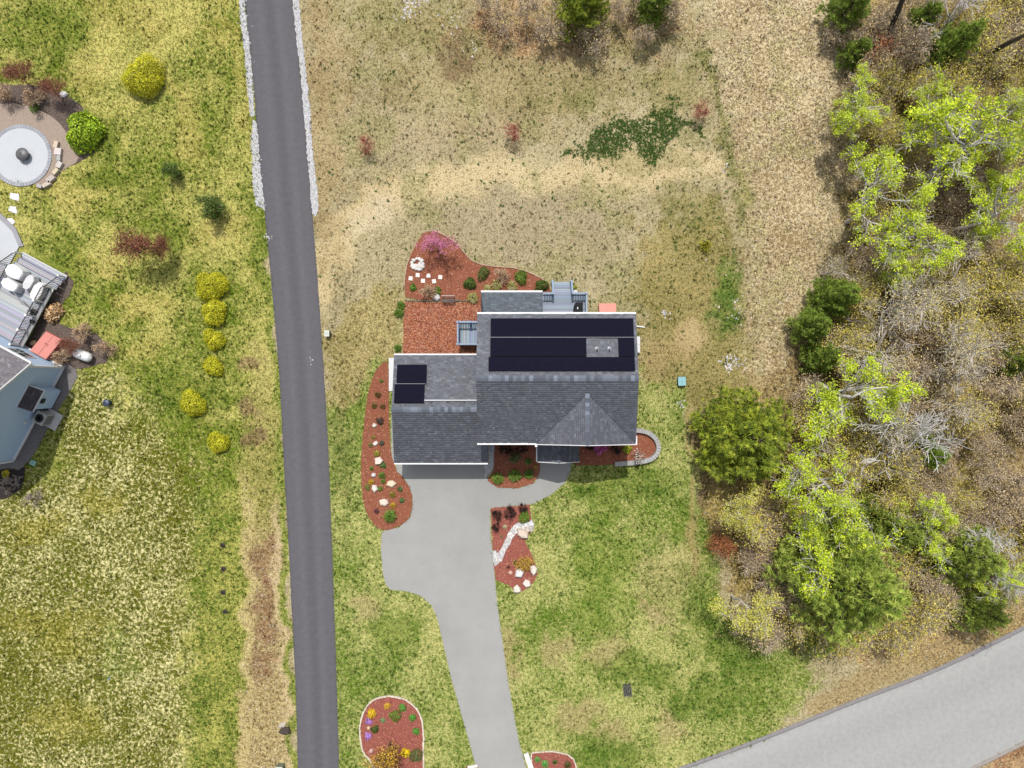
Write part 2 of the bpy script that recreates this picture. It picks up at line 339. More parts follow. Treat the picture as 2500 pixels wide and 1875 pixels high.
    lay(smooth((14-linedist(wx, wy, [(1725, 130), (1745, 250), (1790, 360), (1812, 450), (1815, 560)]))/18+.4)*.8, (102, 116, 56), (160, 152, 92), mid, 1.1, .9, .1)
    lay(smooth(mid*5+.1)*ell(1900, 450, 140, 480, .9)*.6, (136, 132, 68), (204, 190, 128), mid, 1.4, .6)
    # brown wood floor, base tone darkened for the shade between the trees
    wood = pol([(2085, -500), (3600, -500), (3600, 1500), (2500, 1560), (2300, 1610), (2100, 1600), (1960, 1560), (1790, 1440), (1735, 1250), (1745, 1050), (1850, 940), (1960, 850), (2040, 690), (2080, 400)], 60)
    lay(wood, (104, 86, 54), (196, 172, 116), lo-.02, 1.8, .2, .5)
    lay(wood*smooth((fbm(x, y, 90, 3, 6)-.5)*6)*.6, (136, 124, 60), (210, 188, 108), 0, 1.5)
    lay(ell(2290, 1520, 210, 75, .7, -.35), (156, 128, 86), (216, 188, 138), 0, 1.5, .2, .8)
    lay(ell(2250, 1440, 60, 70, .8)*.8, (106, 68, 42), (168, 120, 76))
    lay(smooth((30-linedist(wx, wy, [(1990, 1720), (2130, 1660), (2300, 1590), (2500, 1490)]))/30+.5)*.6, (140, 118, 76), (198, 172, 118), 0, 1.2)
    lay(pol([(2330, 1905), (2500, 1820), (2900, 1640), (3500, 1330), (3500, 2300), (2000, 2300)], 12), (150, 108, 78), (206, 172, 128), lo*2, 1.4, .5, .4)
    return A, B, bias, con, grass, leaf

xs = np.concatenate([[-900, -300, -120, -70, -56], np.arange(-48, 50.01, .2), [58, 72, 120, 300, 900]])
ys = np.concatenate([[-900, -300, -120, -60, -46], np.arange(-38, 38.01, .2), [46, 60, 120, 300, 900]])
gx, gy = np.meshgrid(xs, ys); V = np.stack([gx.ravel(), gy.ravel(), np.zeros(gx.size)], 1)
nx, ny = len(xs), len(ys); idx = np.arange(nx*ny).reshape(ny, nx)
F = np.stack([idx[:-1, :-1].ravel(), idx[:-1, 1:].ravel(), idx[1:, 1:].ravel(), idx[1:, :-1].ravel()], 1)
me = bulk('ground', V, F)
A_, B_, bi_, co_, _, _ = cover(1250+V[:, 0]/MPP, 937.5-V[:, 1]/MPP)
for nm, c, al in (('GA', A_, bi_), ('GB', B_, co_)):
    at = me.attributes.new(nm, 'FLOAT_COLOR', 'POINT'); at.data.foreach_set('color', np.concatenate([c, al[:, None]], 1).astype(np.float32).ravel())
gm, t, n, b = newmat('ground_cover')
tc = n.new('ShaderNodeTexCoord')
aA = n.new('ShaderNodeAttribute'); aA.attribute_name = 'GA'; aB = n.new('ShaderNodeAttribute'); aB.attribute_name = 'GB'
n1 = n.new('ShaderNodeTexNoise'); n1.inputs['Scale'].default_value = 4.2; n1.inputs['Detail'].default_value = 6; n1.inputs['Roughness'].default_value = .72; n1.inputs['Distortion'].default_value = .6
n2 = n.new('ShaderNodeTexNoise'); n2.inputs['Scale'].default_value = 13; n2.inputs['Detail'].default_value = 4; n2.inputs['Roughness'].default_value = .7
for q in (n1, n2): t.links.new(tc.outputs['Object'], q.inputs['Vector'])
def mth(op, a, bb, cl=False):
    q = n.new('ShaderNodeMath'); q.operation = op; q.use_clamp = cl
    for i, v in enumerate((a, bb)):
        if isinstance(v, (int, float)): q.inputs[i].default_value = v
        else: t.links.new(v, q.inputs[i])
    return q.outputs[0]
f = mth('SUBTRACT', n1.outputs['Fac'], .5); f = mth('MULTIPLY', f, 3.2); f = mth('MULTIPLY', f, aB.outputs['Alpha'])
f = mth('ADD', f, aA.outputs['Alpha']); f = mth('ADD', f, .5, True)
mx = n.new('ShaderNodeMix'); mx.data_type = 'RGBA'; t.links.new(f, mx.inputs['Factor'])
t.links.new(aA.outputs['Color'], mx.inputs['A']); t.links.new(aB.outputs['Color'], mx.inputs['B'])
mr = n.new('ShaderNodeMapRange'); mr.inputs[1].default_value = .3; mr.inputs[2].default_value = .7; mr.inputs[3].default_value = .6; mr.inputs[4].default_value = 1.36
t.links.new(n2.outputs['Fac'], mr.inputs[0])
sc = n.new('ShaderNodeVectorMath'); sc.operation = 'SCALE'; t.links.new(mx.outputs['Result'], sc.inputs[0]); t.links.new(mr.outputs[0], sc.inputs['Scale'])
t.links.new(sc.outputs[0], b.inputs['Base Color']); b.inputs['Roughness'].default_value = .95; b.inputs['Specular IOR Level'].default_value = .1
n3 = n.new('ShaderNodeTexNoise'); n3.inputs['Scale'].default_value = 6.5; n3.inputs['Detail'].default_value = 3; n3.inputs['Roughness'].default_value = .6; t.links.new(tc.outputs['Object'], n3.inputs['Vector'])
m3 = n.new('ShaderNodeMapRange'); m3.inputs[1].default_value = .36; m3.inputs[2].default_value = .47; m3.inputs[3].default_value = .52; m3.inputs[4].default_value = 1.06; t.links.new(n3.outputs['Fac'], m3.inputs[0])
sc3 = n.new('ShaderNodeVectorMath'); sc3.operation = 'SCALE'; t.links.new(sc.outputs[0], sc3.inputs[0]); t.links.new(m3.outputs[0], sc3.inputs['Scale']); t.links.new(sc3.outputs[0], b.inputs['Base Color'])
bp = n.new('ShaderNodeBump'); bp.inputs['Strength'].default_value = .5; bp.inputs['Distance'].default_value = .06
t.links.new(n2.outputs['Fac'], bp.inputs['Height']); t.links.new(bp.outputs[0], b.inputs['Normal'])
me.materials.append(gm)
tag(link('ground', me), kind='structure')

# ---------------------------------------------------------------- roads
def strip(name, L, R, z, col, prof, seg=0.5, mat=M_ASPH, na=14, edge_noise=0.03):
    """road ribbon between two pixel polylines; prof(t) = lateral wear"""
    def res(pts, k):
        p = np.array(pts, float); d = np.concatenate([[0], np.cumsum(np.hypot(*np.diff(p, axis=0).T))]); tt = np.linspace(0, d[-1], k)
        return np.stack([np.interp(tt, d, p[:, 0]), np.interp(tt, d, p[:, 1])], 1)
    k = 160; l = res(chaikin(L, 2, False), k); r = res(chaikin(R, 2, False), k)
    l = l+np.stack([(fbm(l[:, 1], l[:, 0], 9, 2, 8)-.5)*2*edge_noise/MPP, np.zeros(k)], 1); r = r+np.stack([(fbm(r[:, 1], r[:, 0], 9, 2, 9)-.5)*2*edge_noise/MPP, np.zeros(k)], 1)
    V = []; cols = []; F = []
    for i in range(k):
        for j in range(na+1):
            t_ = j/na; q = l[i]*(1-t_)+r[i]*t_; p = P(q[0], q[1]); V.append((p.x, p.y, z+.02*(1-(2*t_-1)**2)))
    for i in range(k-1):
        for j in range(na):
            F.append((i*(na+1)+j, i*(na+1)+j+1, (i+1)*(na+1)+j+1, (i+1)*(na+1)+j)); w = prof((j+.5)/na); cols.append([c*w for c in col])
    me = bulk(name, V, np.array(F), np.array(cols), [mat])
    nv = len(V); me2 = me
    a = me.attributes['Col']; me.attributes.remove(a)
    a = me.attributes.new('Col', 'FLOAT_COLOR', 'POINT')
    pc = np.ones((nv, 4), np.float32); tt = np.tile(np.arange(na+1)/na, k); wv = np.array([prof(q) for q in tt]); pc[:, :3] = np.array(col)[None]*wv[:, None]
    a.data.foreach_set('color', pc.ravel())
    return tag(link(name, me), kind='structure')
strip('lane', LANE_L, LANE_R, .012, C(106, 104, 109), lambda s: 1+.10*math.exp(-((s-.3)/.08)**2)+.13*math.exp(-((s-.68)/.07)**2)-.10*math.exp(-((s-.5)/.1)**2)+(-.12 if s < .06 or s > .94 else 0))
strip('street', STREET_T, STREET_B, .012, C(181, 181, 179), lambda s: 1+.05*math.exp(-((s-.07)/.04)**2)-.06*math.exp(-((s-.3)/.1)**2)-.04*math.exp(-((s-.7)/.1)**2))
def sheet(name, polypx, z, mat, kind='structure', col=(.5, .5, .5), jit=0.0, n=3):
    p = chaikin(polypx, 0); q = []
    for i in range(len(p)):
        a = p[i]; bq = p[(i+1) % len(p)]; m = max(1, int(math.hypot(a[0]-bq[0], a[1]-bq[1])/5)) if jit else 1
        for k in range(m): q.append((a[0]+(bq[0]-a[0])*k/m+random.uniform(-jit, jit), a[1]+(bq[1]-a[1])*k/m+random.uniform(-jit, jit)))
    g = G(); g.prism([P(*a)[:2] for a in q], -.05, z, col, bottom=False)
    o = g.build(name, mat); return tag(o, kind=kind)
random.seed(3)
mdr = plain('driveway_asphalt', C(172, 172, 168), .9, .08, .3, .15, 60)
t = mdr.node_tree; n = t.nodes; b = n['Principled BSDF']; src = b.inputs['Base Color'].links[0].from_socket
tc = n.new('ShaderNodeTexCoord')
for sc_, lo_, hi_, k0, k1 in ((1.1, .60, .72, 1.0, .90), (26.0, .3, .7, .93, 1.07), (.22, .35, .65, .95, 1.05)):
    q = n.new('ShaderNodeTexNoise'); q.inputs['Scale'].default_value = sc_; q.inputs['Detail'].default_value = 6; q.inputs['Roughness'].default_value = .7; t.links.new(tc.outputs['Object'], q.inputs['Vector'])
    r_ = n.new('ShaderNodeMapRange'); r_.inputs[1].default_value = lo_; r_.inputs[2].default_value = hi_; r_.inputs[3].default_value = k0; r_.inputs[4].default_value = k1; t.links.new(q.outputs['Fac'], r_.inputs[0])
    v_ = n.new('ShaderNodeVectorMath'); v_.operation = 'SCALE'; t.links.new(src, v_.inputs[0]); t.links.new(r_.outputs[0], v_.inputs['Scale']); src = v_.outputs[0]
t.links.new(src, b.inputs['Base Color'])
sheet('driveway', DRIVE, .02, mdr)

# asphalt kerb along the street
def kerb(name, pts, w, h, side, col, shared=None):
    p = chaikin(pts, 2, False); V = []; F = []
    for i, q in enumerate(p):
        a = p[max(0, i-1)]; c = p[min(len(p)-1, i+1)]; d = Vector((c[0]-a[0], -(c[1]-a[1]), 0)).normalized(); nn = Vector((-d.y, d.x, 0))*side
        o = P(*q)
        for u, z in ((0, 0), (.03, h), (w-.06, h), (w, 0)): v = o+nn*u; V.append((v.x, v.y, z))
    for i in range(len(p)-1):
        for j in range(3): F.append((i*4+j, i*4+j+1, i*4+j+5, i*4+j+4))
    me = bulk(name, V, np.array(F), np.tile(col, (len(F), 1)), [M_ASPH]); return tag(link(name, me), kind='structure')
kerb('kerb', STREET_T, .30, .11, 1, C(150, 146, 148)); kerb('kerb', STREET_B, .28, .11, -1, C(168, 160, 154))

# ---------------------------------------------------------------- beds, gravel and their chips
def speckle_mat(name, cols, scale, rough=.95, bump=.6):
    if name in MATS: return MATS[name]
    m, t, n, b = newmat(name); tc = n.new('ShaderNodeTexCoord'); v = n.new('ShaderNodeTexNoise'); v.inputs['Scale'].default_value = scale
    v.inputs['Detail'].default_value = 5; v.inputs['Roughness'].default_value = .75
    t.links.new(tc.outputs['Object'], v.inputs['Vector']); r = n.new('ShaderNodeValToRGB'); e = r.color_ramp.elements
    k = len(cols)
    for i, c in enumerate(cols):
        q = e[i] if i < 2 else e.new(.5); q.position = .32+.36*i/(k-1)
    for i, q in enumerate(sorted(e, key=lambda q: q.position)): q.color = (*cols[i], 1)
    t.links.new(v.outputs['Fac'], r.inputs[0]); t.links.new(r.outputs[0], b.inputs['Base Color']); b.inputs['Roughness'].default_value = rough; b.inputs['Specular IOR Level'].default_value = .1
    bp = n.new('ShaderNodeBump'); bp.inputs['Strength'].default_value = bump; bp.inputs['Distance'].default_value = .05; t.links.new(v.outputs['Fac'], bp.inputs['Height']); t.links.new(bp.outputs[0], b.inputs['Normal'])
    MATS[name] = m; return m
MUL = speckle_mat('red_mulch', [C(122, 70, 50), C(160, 98, 74), C(184, 122, 96)], 16)
MULP = speckle_mat('pink_mulch', [C(138, 76, 66), C(168, 98, 86), C(186, 120, 104)], 16)
MULO = speckle_mat('orange_bark', [C(128, 66, 46), C(176, 104, 76), C(206, 146, 116)], 13)
GREYM = speckle_mat('old_mulch', [C(72, 60, 54), C(112, 98, 90), C(150, 138, 128)], 14)
PINKG = speckle_mat('pink_gravel', [C(150, 130, 115), C(182, 163, 148), C(206, 190, 174)], 18)
GREYG = speckle_mat('grey_gravel', [C(100, 96, 98), C(134, 130, 130), C(166, 162, 160)], 18)
WHITEG = speckle_mat('white_gravel', [C(140, 138, 136), C(206, 206, 208), C(240, 240, 244)], 12)
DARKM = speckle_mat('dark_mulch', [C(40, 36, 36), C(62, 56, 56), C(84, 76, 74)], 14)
BEDS = [(BED_SIDE, MUL, .045), (BED_FRONT, MUL, .045), (BED_WALL, MUL, .10), (BED_DRIVE, MULP, .045), (BED_ISLE, MULP, .05), (BED_CORNER, MULP, .05), (BED_BIT, MULP, .05), (BED_BACK, MUL, .045), (BED_PEN, MULO, .04)]
for p, m, z in BEDS: sheet('mulch_bed', p, z, m, jit=1.0)
sheet('mulch_bed', BED_FIRE, .02, GREYM, jit=2); sheet('gravel_ground', GRAVEL_FIRE, .03, PINKG, jit=1.2)
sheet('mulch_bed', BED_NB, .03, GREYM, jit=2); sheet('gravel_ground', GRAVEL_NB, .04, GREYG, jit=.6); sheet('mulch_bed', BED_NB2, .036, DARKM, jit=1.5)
GS = [[(572, -60), (583, 0), (596, 120), (606, 240), (612, 285), (622, 285), (614, 160), (597, 0), (590, -60)],
      [(618, 290), (614, 330), (616, 390), (617, 450), (626, 500), (646, 514), (645, 500), (632, 360), (627, 300)],
      [(708, -60), (724, -60), (730, 0), (742, 130), (757, 260), (764, 380), (776, 470), (778, 515), (770, 530), (762, 522), (757, 450), (736, 200), (714, 0)],
      [(1193, 1075), (1210, 1075), (1208, 1120), (1203, 1148), (1190, 1162), (1184, 1172), (1183, 1130), (1193, 1128)]]
for p in GS: sheet('gravel_strip', p, .034, WHITEG, jit=2.0)
STREAM = [(1202, 1344), (1210, 1344), (1216, 1350), (1228, 1332), (1240, 1300), (1252, 1284), (1266, 1276), (1290, 1274), (1298, 1268), (1304, 1280), (1300, 1296), (1282, 1298), (1264, 1300), (1252, 1312), (1246, 1326), (1234, 1346), (1226, 1368), (1208, 1382), (1205, 1372)]
tag(sheet('stone_stream', STREAM, .075, WHITEG, None, jit=1.0), 'dry stream of white pebbles crossing the mulch bed beside the driveway', 'pebble path')

def scatter(polypx, dens, seed=0):
    r = np.random.default_rng(seed); p = np.array(polypx); a, b_ = p.min(0), p.max(0); n = int(dens*(b_[0]-a[0])*(b_[1]-a[1])*MPP*MPP)
    q = r.uniform(a, b_, (n, 2)); return q[sdist(q[:, 0], q[:, 1], polypx) > 1.5]
def flat_bits(name, pts, zs, size, cols, rng, tilt=.5, mat=M_VC, aspect=.5, jitter=.25):
    """little lying quads (chips, leaves)"""
    n = len(pts); X = (pts[:, 0]-1250)*MPP; Y = (937.5-pts[:, 1])*MPP; c = np.stack([X, Y, zs], 1)
    a = rng.uniform(0, 6.283, n); s = size*rng.uniform(.6, 1.4, n)
    u = np.stack([np.cos(a), np.sin(a), rng.normal(0, tilt, n)*.6], 1); v = np.stack([-np.sin(a), np.cos(a), rng.normal(0, tilt, n)*.6], 1)
    s = s[:, None]; V = np.stack([c-u*s*.5, c+v*s*.5*aspect, c+u*s*.5, c-v*s*.5*aspect], 1)
    V[:, :, 2] = np.maximum(V[:, :, 2], zs[:, None]-.01)
    F = np.arange(n*4).reshape(n, 4); k = rng.integers(0, len(cols), n)
    cc = np.array(cols)[k]*rng.uniform(1-jitter, 1+jitter, (n, 1))
    return link(name, bulk(name, V.reshape(-1, 3), F, cc, [mat]))
rg = np.random.default_rng(11)
chips = []; zz = []; cset = []
for i, (p, m, z) in enumerate(BEDS):
    q = scatter(p, 60, i); chips.append(q); zz.append(np.full(len(q), z+.012))
tag(flat_bits('bark_chips', np.concatenate(chips), np.concatenate(zz), .10, [C(164, 100, 74), C(138, 78, 56), C(190, 128, 100), C(116, 64, 46), C(208, 156, 126)], rg, .4), 'red bark chips covering the planting beds', 'bark mulch', kind='stuff')
q = scatter(BED_PEN, 150, 50)
tag(flat_bits('bark_chips', q, np.full(len(q), .055), .13, [C(190, 120, 90), C(150, 80, 56), C(214, 160, 130), C(120, 60, 42), C(200, 130, 80)], rg, .4), 'orange bark chips in the square bed behind the garage', 'bark mulch', kind='stuff')
# white pebbles
def pebbles(name, pts, z, size, col, rng, mat=M_STONE, jit=.15):
    n = len(pts); X = (pts[:, 0]-1250)*MPP; Y = (937.5-pts[:, 1])*MPP
    base = np.array([[1, 0, 0], [.2, .9, .1], [-.9, .3, 0], [-.5, -.8, 0], [.5, -.8, .1], [.1, .05, .75]], float)
    fc = np.array([[0, 1, 5], [1, 2, 5], [2, 3, 5], [3, 4, 5], [4, 0, 5]])
    a = rng.uniform(0, 6.283, n); s = size*rng.uniform(.5, 1.3, n); ca, sa = np.cos(a)*s, np.sin(a)*s
    V = np.zeros((n, 6, 3)); V[:, :, 0] = X[:, None]+base[None, :, 0]*ca[:, None]-base[None, :, 1]*sa[:, None]
    V[:, :, 1] = Y[:, None]+base[None, :, 0]*sa[:, None]+base[None, :, 1]*ca[:, None]; V[:, :, 2] = z+base[None, :, 2]*s[:, None]
    F = (fc[None]+6*np.arange(n)[:, None, None]).reshape(-1, 3); k = rng.integers(0, len(col), n)
    cc = np.repeat(np.array(col)[k]*rng.uniform(1-jit, 1+jit, (n, 1)), 5, 0)
    return link(name, bulk(name, V.reshape(-1, 3), F, cc, [mat]))
q = np.concatenate([scatter(p, 55, 60+i) for i, p in enumerate(GS)])
q = np.concatenate([q, q[:len(q)//3]+rg.normal(0, 4, (len(q)//3, 2))])
tag(pebbles('white_gravel_stones', q, .02, .05, [C(240, 240, 245), C(215, 215, 222), C(180, 180, 186), C(250, 250, 250)], rg), 'loose white gravel along the lane shoulders and garage side', 'gravel', kind='stuff')
q = scatter(STREAM, 90, 70)
tag(pebbles('stream_pebbles', q, .075, .075, [C(245, 240, 235), C(228, 220, 212), C(205, 196, 190), C(250, 248, 245)], rg), 'white pebbles of the dry stream beside the driveway', 'pebbles', kind='stuff')
q = np.concatenate([np.array([(cx, cy)])+rg.normal(0, s, (k, 2)) for cx, cy, s, k in ((1783, 880, 11, 50), (1780, 895, 5, 25), (1625, 765, 7, 18), (1663, 985, 5, 14), (1815, 890, 7, 12), (1790, 755, 22, 20), (1775, 408, 5, 8), (990, 20, 14, 40), (1010, 5, 14, 40), (1100, 50, 20, 25), (1160, 120, 15, 12), (1560, 1055, 0.1, 1), (1700, 620, 30, 10), (760, 880, 4, 6), (655, 580, 6, 8))])
tag(pebbles('field_stones', q, .0, .075, [C(235, 230, 232), C(215, 208, 205), C(200, 198, 205)], rg), 'scattered small pale stones in the rough grass', 'stones', kind='stuff')

# ---------------------------------------------------------------- grass blades and fallen leaves
def bladesmesh(name, pts, h, w, cols, rng, mat, per=3, lean=.8):
    n = len(pts); n3 = n*per; X = np.repeat((pts[:, 0]-1250)*MPP, per)+rng.normal(0, .035, n3); Y = np.repeat((937.5-pts[:, 1])*MPP, per)+rng.normal(0, .035, n3)
    hh = np.repeat(h, per)*rng.uniform(.6, 1.3, n3); a = rng.uniform(0, 6.283, n3); l = rng.uniform(.3, 1, n3)*lean*hh
    ww = np.repeat(w, per)*rng.uniform(.7, 1.3, n3)
    V = np.zeros((n3, 3, 3)); dx, dy = np.cos(a), np.sin(a)
    V[:, 0] = np.stack([X-dy*ww, Y+dx*ww, np.zeros(n3)], 1); V[:, 1] = np.stack([X+dy*ww, Y-dx*ww, np.zeros(n3)], 1); V[:, 2] = np.stack([X+dx*l, Y+dy*l, hh], 1)
    return link(name, bulk(name, V.reshape(-1, 3), np.arange(n3*3).reshape(n3, 3), np.repeat(cols, per, 0)*rng.uniform(.72, 1.3, (n3, 1)), [mat]))
NG = 230000
q = np.stack([RNG.uniform(-60, 2560, NG), RNG.uniform(-60, 1940, NG)], 1); q = q[~in_hard(q[:, 0], q[:, 1], -2.5)]
A_, B_, bi_, co_, gr_, lf_ = cover(q[:, 0], q[:, 1])
keep = RNG.random(len(q)) < gr_; qq = q[keep]; Ak, Bk, bk = A_[keep], B_[keep], bi_[keep]
mixf = np.clip(RNG.normal(.42, .32, len(qq))+bk, 0, 1)[:, None]
cc = 1.2*(Ak*(1-mixf)+Bk*mixf)
tag(bladesmesh('lawn_grass', qq, np.full(len(qq), .11), np.full(len(qq), .022), cc, RNG, M_LEAF), 'patchy spring grass, green and straw coloured, over lawns and field', 'grass', kind='stuff')
NL = 260000
q = np.stack([RNG.uniform(1100, 2560, NL), RNG.uniform(-60, 1940, NL)], 1)
q2 = np.stack([RNG.uniform(580, 720, 9000), RNG.uniform(1150, 1900, 9000)], 1); q = np.concatenate([q, q2])
q = q[~in_hard(q[:, 0], q[:, 1], 1)]; A_, B_, bi_, co_, gr_, lf_ = cover(q[:, 0], q[:, 1]); q = q[RNG.random(len(q)) < lf_*.62]
tag(flat_bits('fallen_leaves', q, RNG.uniform(.01, .05, len(q)), .125, [C(240, 226, 194), C(226, 208, 172), C(200, 176, 136), C(248, 240, 220), C(156, 132, 98), C(190, 164, 124), C(210, 194, 150), C(140, 108, 74)], RNG, .5, M_LEAF, .62), 'dry tan and brown leaves littering the wood edge', 'leaf litter', kind='stuff')
# dense low green clumps in the field
CL = [(1385, 378), (1410, 350), (1450, 318), (1500, 290), (1560, 284), (1590, 262), (1620, 245), (1650, 255), (1680, 290), (1718, 300), (1712, 330), (1670, 335), (1640, 350), (1620, 400), (1600, 410), (1560, 395), (1540, 372), (1500, 385), (1450, 398), (1400, 390)]
q = np.stack([RNG.uniform(1340, 1760, 17000), RNG.uniform(210, 440, 17000)], 1); sd_ = sdist(q[:, 0], q[:, 1], CL)+(fbm(q[:, 0], q[:, 1], 24, 3, 5)-.5)*75; q = q[RNG.random(len(q)) < smooth(sd_/34+.1)*.5]
q3 = np.stack([RNG.uniform(780, 1800, 520), RNG.uniform(150, 900, 520)], 1); q3 = q3[(~in_hard(q3[:, 0], q3[:, 1], 4)) & (fbm(q3[:, 0], q3[:, 1], 60, 3, 7) > .5)]
q3 = np.repeat(q3, 2, 0)+RNG.normal(0, 1.2, (len(q3)*2, 2))
qa = np.concatenate([q, q3]); cg = np.array([C(104, 144, 58), C(122, 158, 72), C(90, 128, 50)])[RNG.integers(0, 3, len(qa))]
tag(bladesmesh('field_weeds', qa, np.full(len(qa), .12), np.full(len(qa), .035), cg, RNG, M_LEAF, 5, 1.3), 'dark green weed clumps spreading through the dry field', 'weeds', kind='stuff')
# darker tufts speckled through the lawns
NT = 17000
q = np.stack([RNG.uniform(-40, 1900, NT), RNG.uniform(-40, 1900, NT)], 1); q = q[~in_hard(q[:, 0], q[:, 1], 1)]
A_, B_, bi_, co_, gr_, lf_ = cover(q[:, 0], q[:, 1]); q_ok = (RNG.random(len(q)) < gr_*.8) & (bi_ < .12); q = q[q_ok]; A_ = A_[q_ok]
tag(bladesmesh('grass_tufts', q, np.full(len(q), .16), np.full(len(q), .035), A_*np.array([1.0, 1.05, .95]), RNG, M_LEAF, 6, 1.0), 'taller darker grass tufts dotted through the lawns', 'grass', kind='stuff')

# ---------------------------------------------------------------- roofs
def shingles(O, U, Vd, poly, seed, base=(113, 116, 124), e=.145, lift=.0):
    """overlapping shingle tabs on a plane; poly in (u, v) with v up the slope"""
    r = random.Random(seed); O = Vector(O); U = Vector(U).normalized(); Vd = Vector(Vd).normalized(); N = U.cross(Vd).normalized()
    if N.z < 0: N = -N
    V = []; F = []; cols = []
    vmin = min(p[1] for p in poly); vmax = max(p[1] for p in poly); v = vmin
    while v < vmax-.02:
        v1 = min(v+e*1.05, vmax); vm = (v+min(v+e, vmax))/2; xsx = []
        for i in range(len(poly)):
            a, b = poly[i], poly[(i+1) % len(poly)]
            if (a[1] > vm) != (b[1] > vm): xsx.append(a[0]+(b[0]-a[0])*(vm-a[1])/(b[1]-a[1]))
        if len(xsx) >= 2:
            u0, u1 = min(xsx), max(xsx); u = u0
            while u < u1-.01:
                w = r.choice((.14, .18, .22, .28, .34))*r.uniform(.85, 1.15); ue = min(u+w, u1); th = r.choice((.007, .011, .015)); k = len(V)
                k0 = r.random(); tint = r.uniform(.8, .97) if k0 < .45 else (r.uniform(.97, 1.15) if k0 < .88 else r.uniform(1.18, 1.45))
                vs = v+r.uniform(-.012, .006)
                for uu, vv, hh in ((u+.004, vs, 0), (ue-.004, vs, 0), (u+.004, vs, th), (ue-.004, vs, th), (ue-.004, v1, .006), (u+.004, v1, .006)):
                    V.append(O+U*uu+Vd*vv+N*(hh+lift))
                F += [(k, k+1, k+3, k+2), (k+2, k+3, k+4, k+5)]
                c = [x*tint for x in C(*base)]; c = [c[0]*r.uniform(.96, 1.04), c[1], c[2]*r.uniform(.97, 1.05)]; cols += [c, c]
                u = ue
        v += e
    F = np.array(F)
    me = bulk('shingles', V, F, np.array(cols), [M_SHING])
    # keep faces looking up
    return me
def add_shingles(parent, *a, **k):
    o = link('shingles', shingles(*a, **k), parent); o['kind'] = 'stuff'; return o
def slab(g, pts, th=.12):
    n = len(pts); p = [Vector(q) for q in pts]; N = (p[1]-p[0]).cross(p[2]-p[0]).normalized()
    if N.z < 0: p.reverse(); N = -N
    g.add([q for q in p]+[q-Vector((0, 0, th)) for q in p], [tuple(range(n)), tuple(reversed(range(n, 2*n)))]+[(i, n+i, n+(i+1) % n, (i+1) % n) for i in range(n)])
CAP = None
def ridge_caps(parent, a, b, seed, w=.17, slope=.26):
    global CAP
    a = Vector(a); b = Vector(b); d = b-a; L = d.length; d.normalize(); x = d.cross(Vector((0, 0, 1))).normalized(); k = int(L/.27); r = random.Random(seed)
    for i in range(k):
        g = G(); c = r.choice((.8, .95, 1.05, 1.25, 1.6)); col = tuple(q*c for q in C(108, 114, 126)); p0 = a+d*(i*L/k); p1 = a+d*((i+1)*L/k+.03); z0 = Vector((0, 0, .05)); z1 = Vector((0, 0, .035)); dz = Vector((0, 0, -w*slope))
        vs = [p0-x*w+dz+z0, p0+z0, p0+x*w+dz+z0, p1-x*w+dz+z1, p1+z1, p1+x*w+dz+z1]
        e = Vector((0, 0, -.02)); vs += [vs[0]+e, vs[1]+e, vs[2]+e]
        g.add(vs, [(0, 3, 4, 1), (1, 4, 5, 2), (6, 0, 1, 7), (7, 1, 2, 8)], col)
        o = g.build('ridge_cap', M_SHING, parent)

SL = .26; CS = 1/math.hypot(1, SL)            # roof pitch, shaped flatter than the real slope to lighten the shaded front
house = thing('house', 'two storey house with grey shingle roofs, solar panels and attached garage', 'house')
# main block
X0, X1, YB, YF, YR = -2.43, 8.63, 4.89, -4.12, .385; ZE = 5.8; ZR = ZE+(YB-YR)*SL
g = G(); g.box(((X0+X1)/2, (YB+YF)/2, ZE/2), (X1-X0-.5, YB-YF-.7, ZE))
wx0, wx1 = X0+.25, X1-.25
g.add([(wx0, YF+.35, ZE), (wx0, YB-.35, ZE), (wx0, YR, ZE+(YB-.35-YR)*SL-.1), (wx1, YF+.35, ZE), (wx1, YB-.35, ZE), (wx1, YR, ZE+(YB-.35-YR)*SL-.1)], [(0, 2, 1), (3, 4, 5)])
walls = g.build('wall', M_SIDE, house)
g = G(); slab(g, [(X0, YB, ZE), (X1, YB, ZE), (X1, YR, ZR), (X0, YR, ZR)]); slab(g, [(X0, YF, ZE), (X1, YF, ZE), (X1, YR, ZR), (X0, YR, ZR)])
GX0, GX1 = 1.72, 8.60; GXM = (GX0+GX1)/2; GZ = ZE+(GXM-GX0)*SL; GYA = YR-(ZR-GZ)/SL; GYF = YF-.06
slab(g, [(GX0, GYF, ZE+.02), (GXM, GYF, GZ+.02), (GXM, GYA, GZ+.02)], .1); slab(g, [(GX1, GYF, ZE+.02), (GXM, GYF, GZ+.02), (GXM, GYA, GZ+.02)], .1)
roof = g.build('roof', M_SHEATH, house)
LS = (YB-YR)/CS
add_shingles(roof, (X0, YB, ZE), (1, 0, 0), (0, -1, SL), [(0, 0), (X1-X0, 0), (X1-X0, LS), (0, LS)], 1)
gl = GX0-X0; gr_w = GX1-X0; gm_ = GXM-X0; LA = (GYA-YF)/CS
add_shingles(roof, (X0, YF, ZE), (1, 0, 0), (0, 1, SL), [(0, 0), (gl, 0), (gm_, LA), (gm_, LS), (0, LS)], 2)
add_shingles(roof, (X0, YF, ZE), (1, 0, 0), (0, 1, SL), [(gr_w, 0), (X1-X0, 0), (X1-X0, LS), (gm_, LS), (gm_, LA)], 3)
LG = (GXM-GX0)/CS
add_shingles(roof, (GX0, GYF, ZE+.02), (0, 1, 0), (1, 0, SL), [(0, 0), (GYA-GYF, LG), (0, LG)], 4, lift=.012)
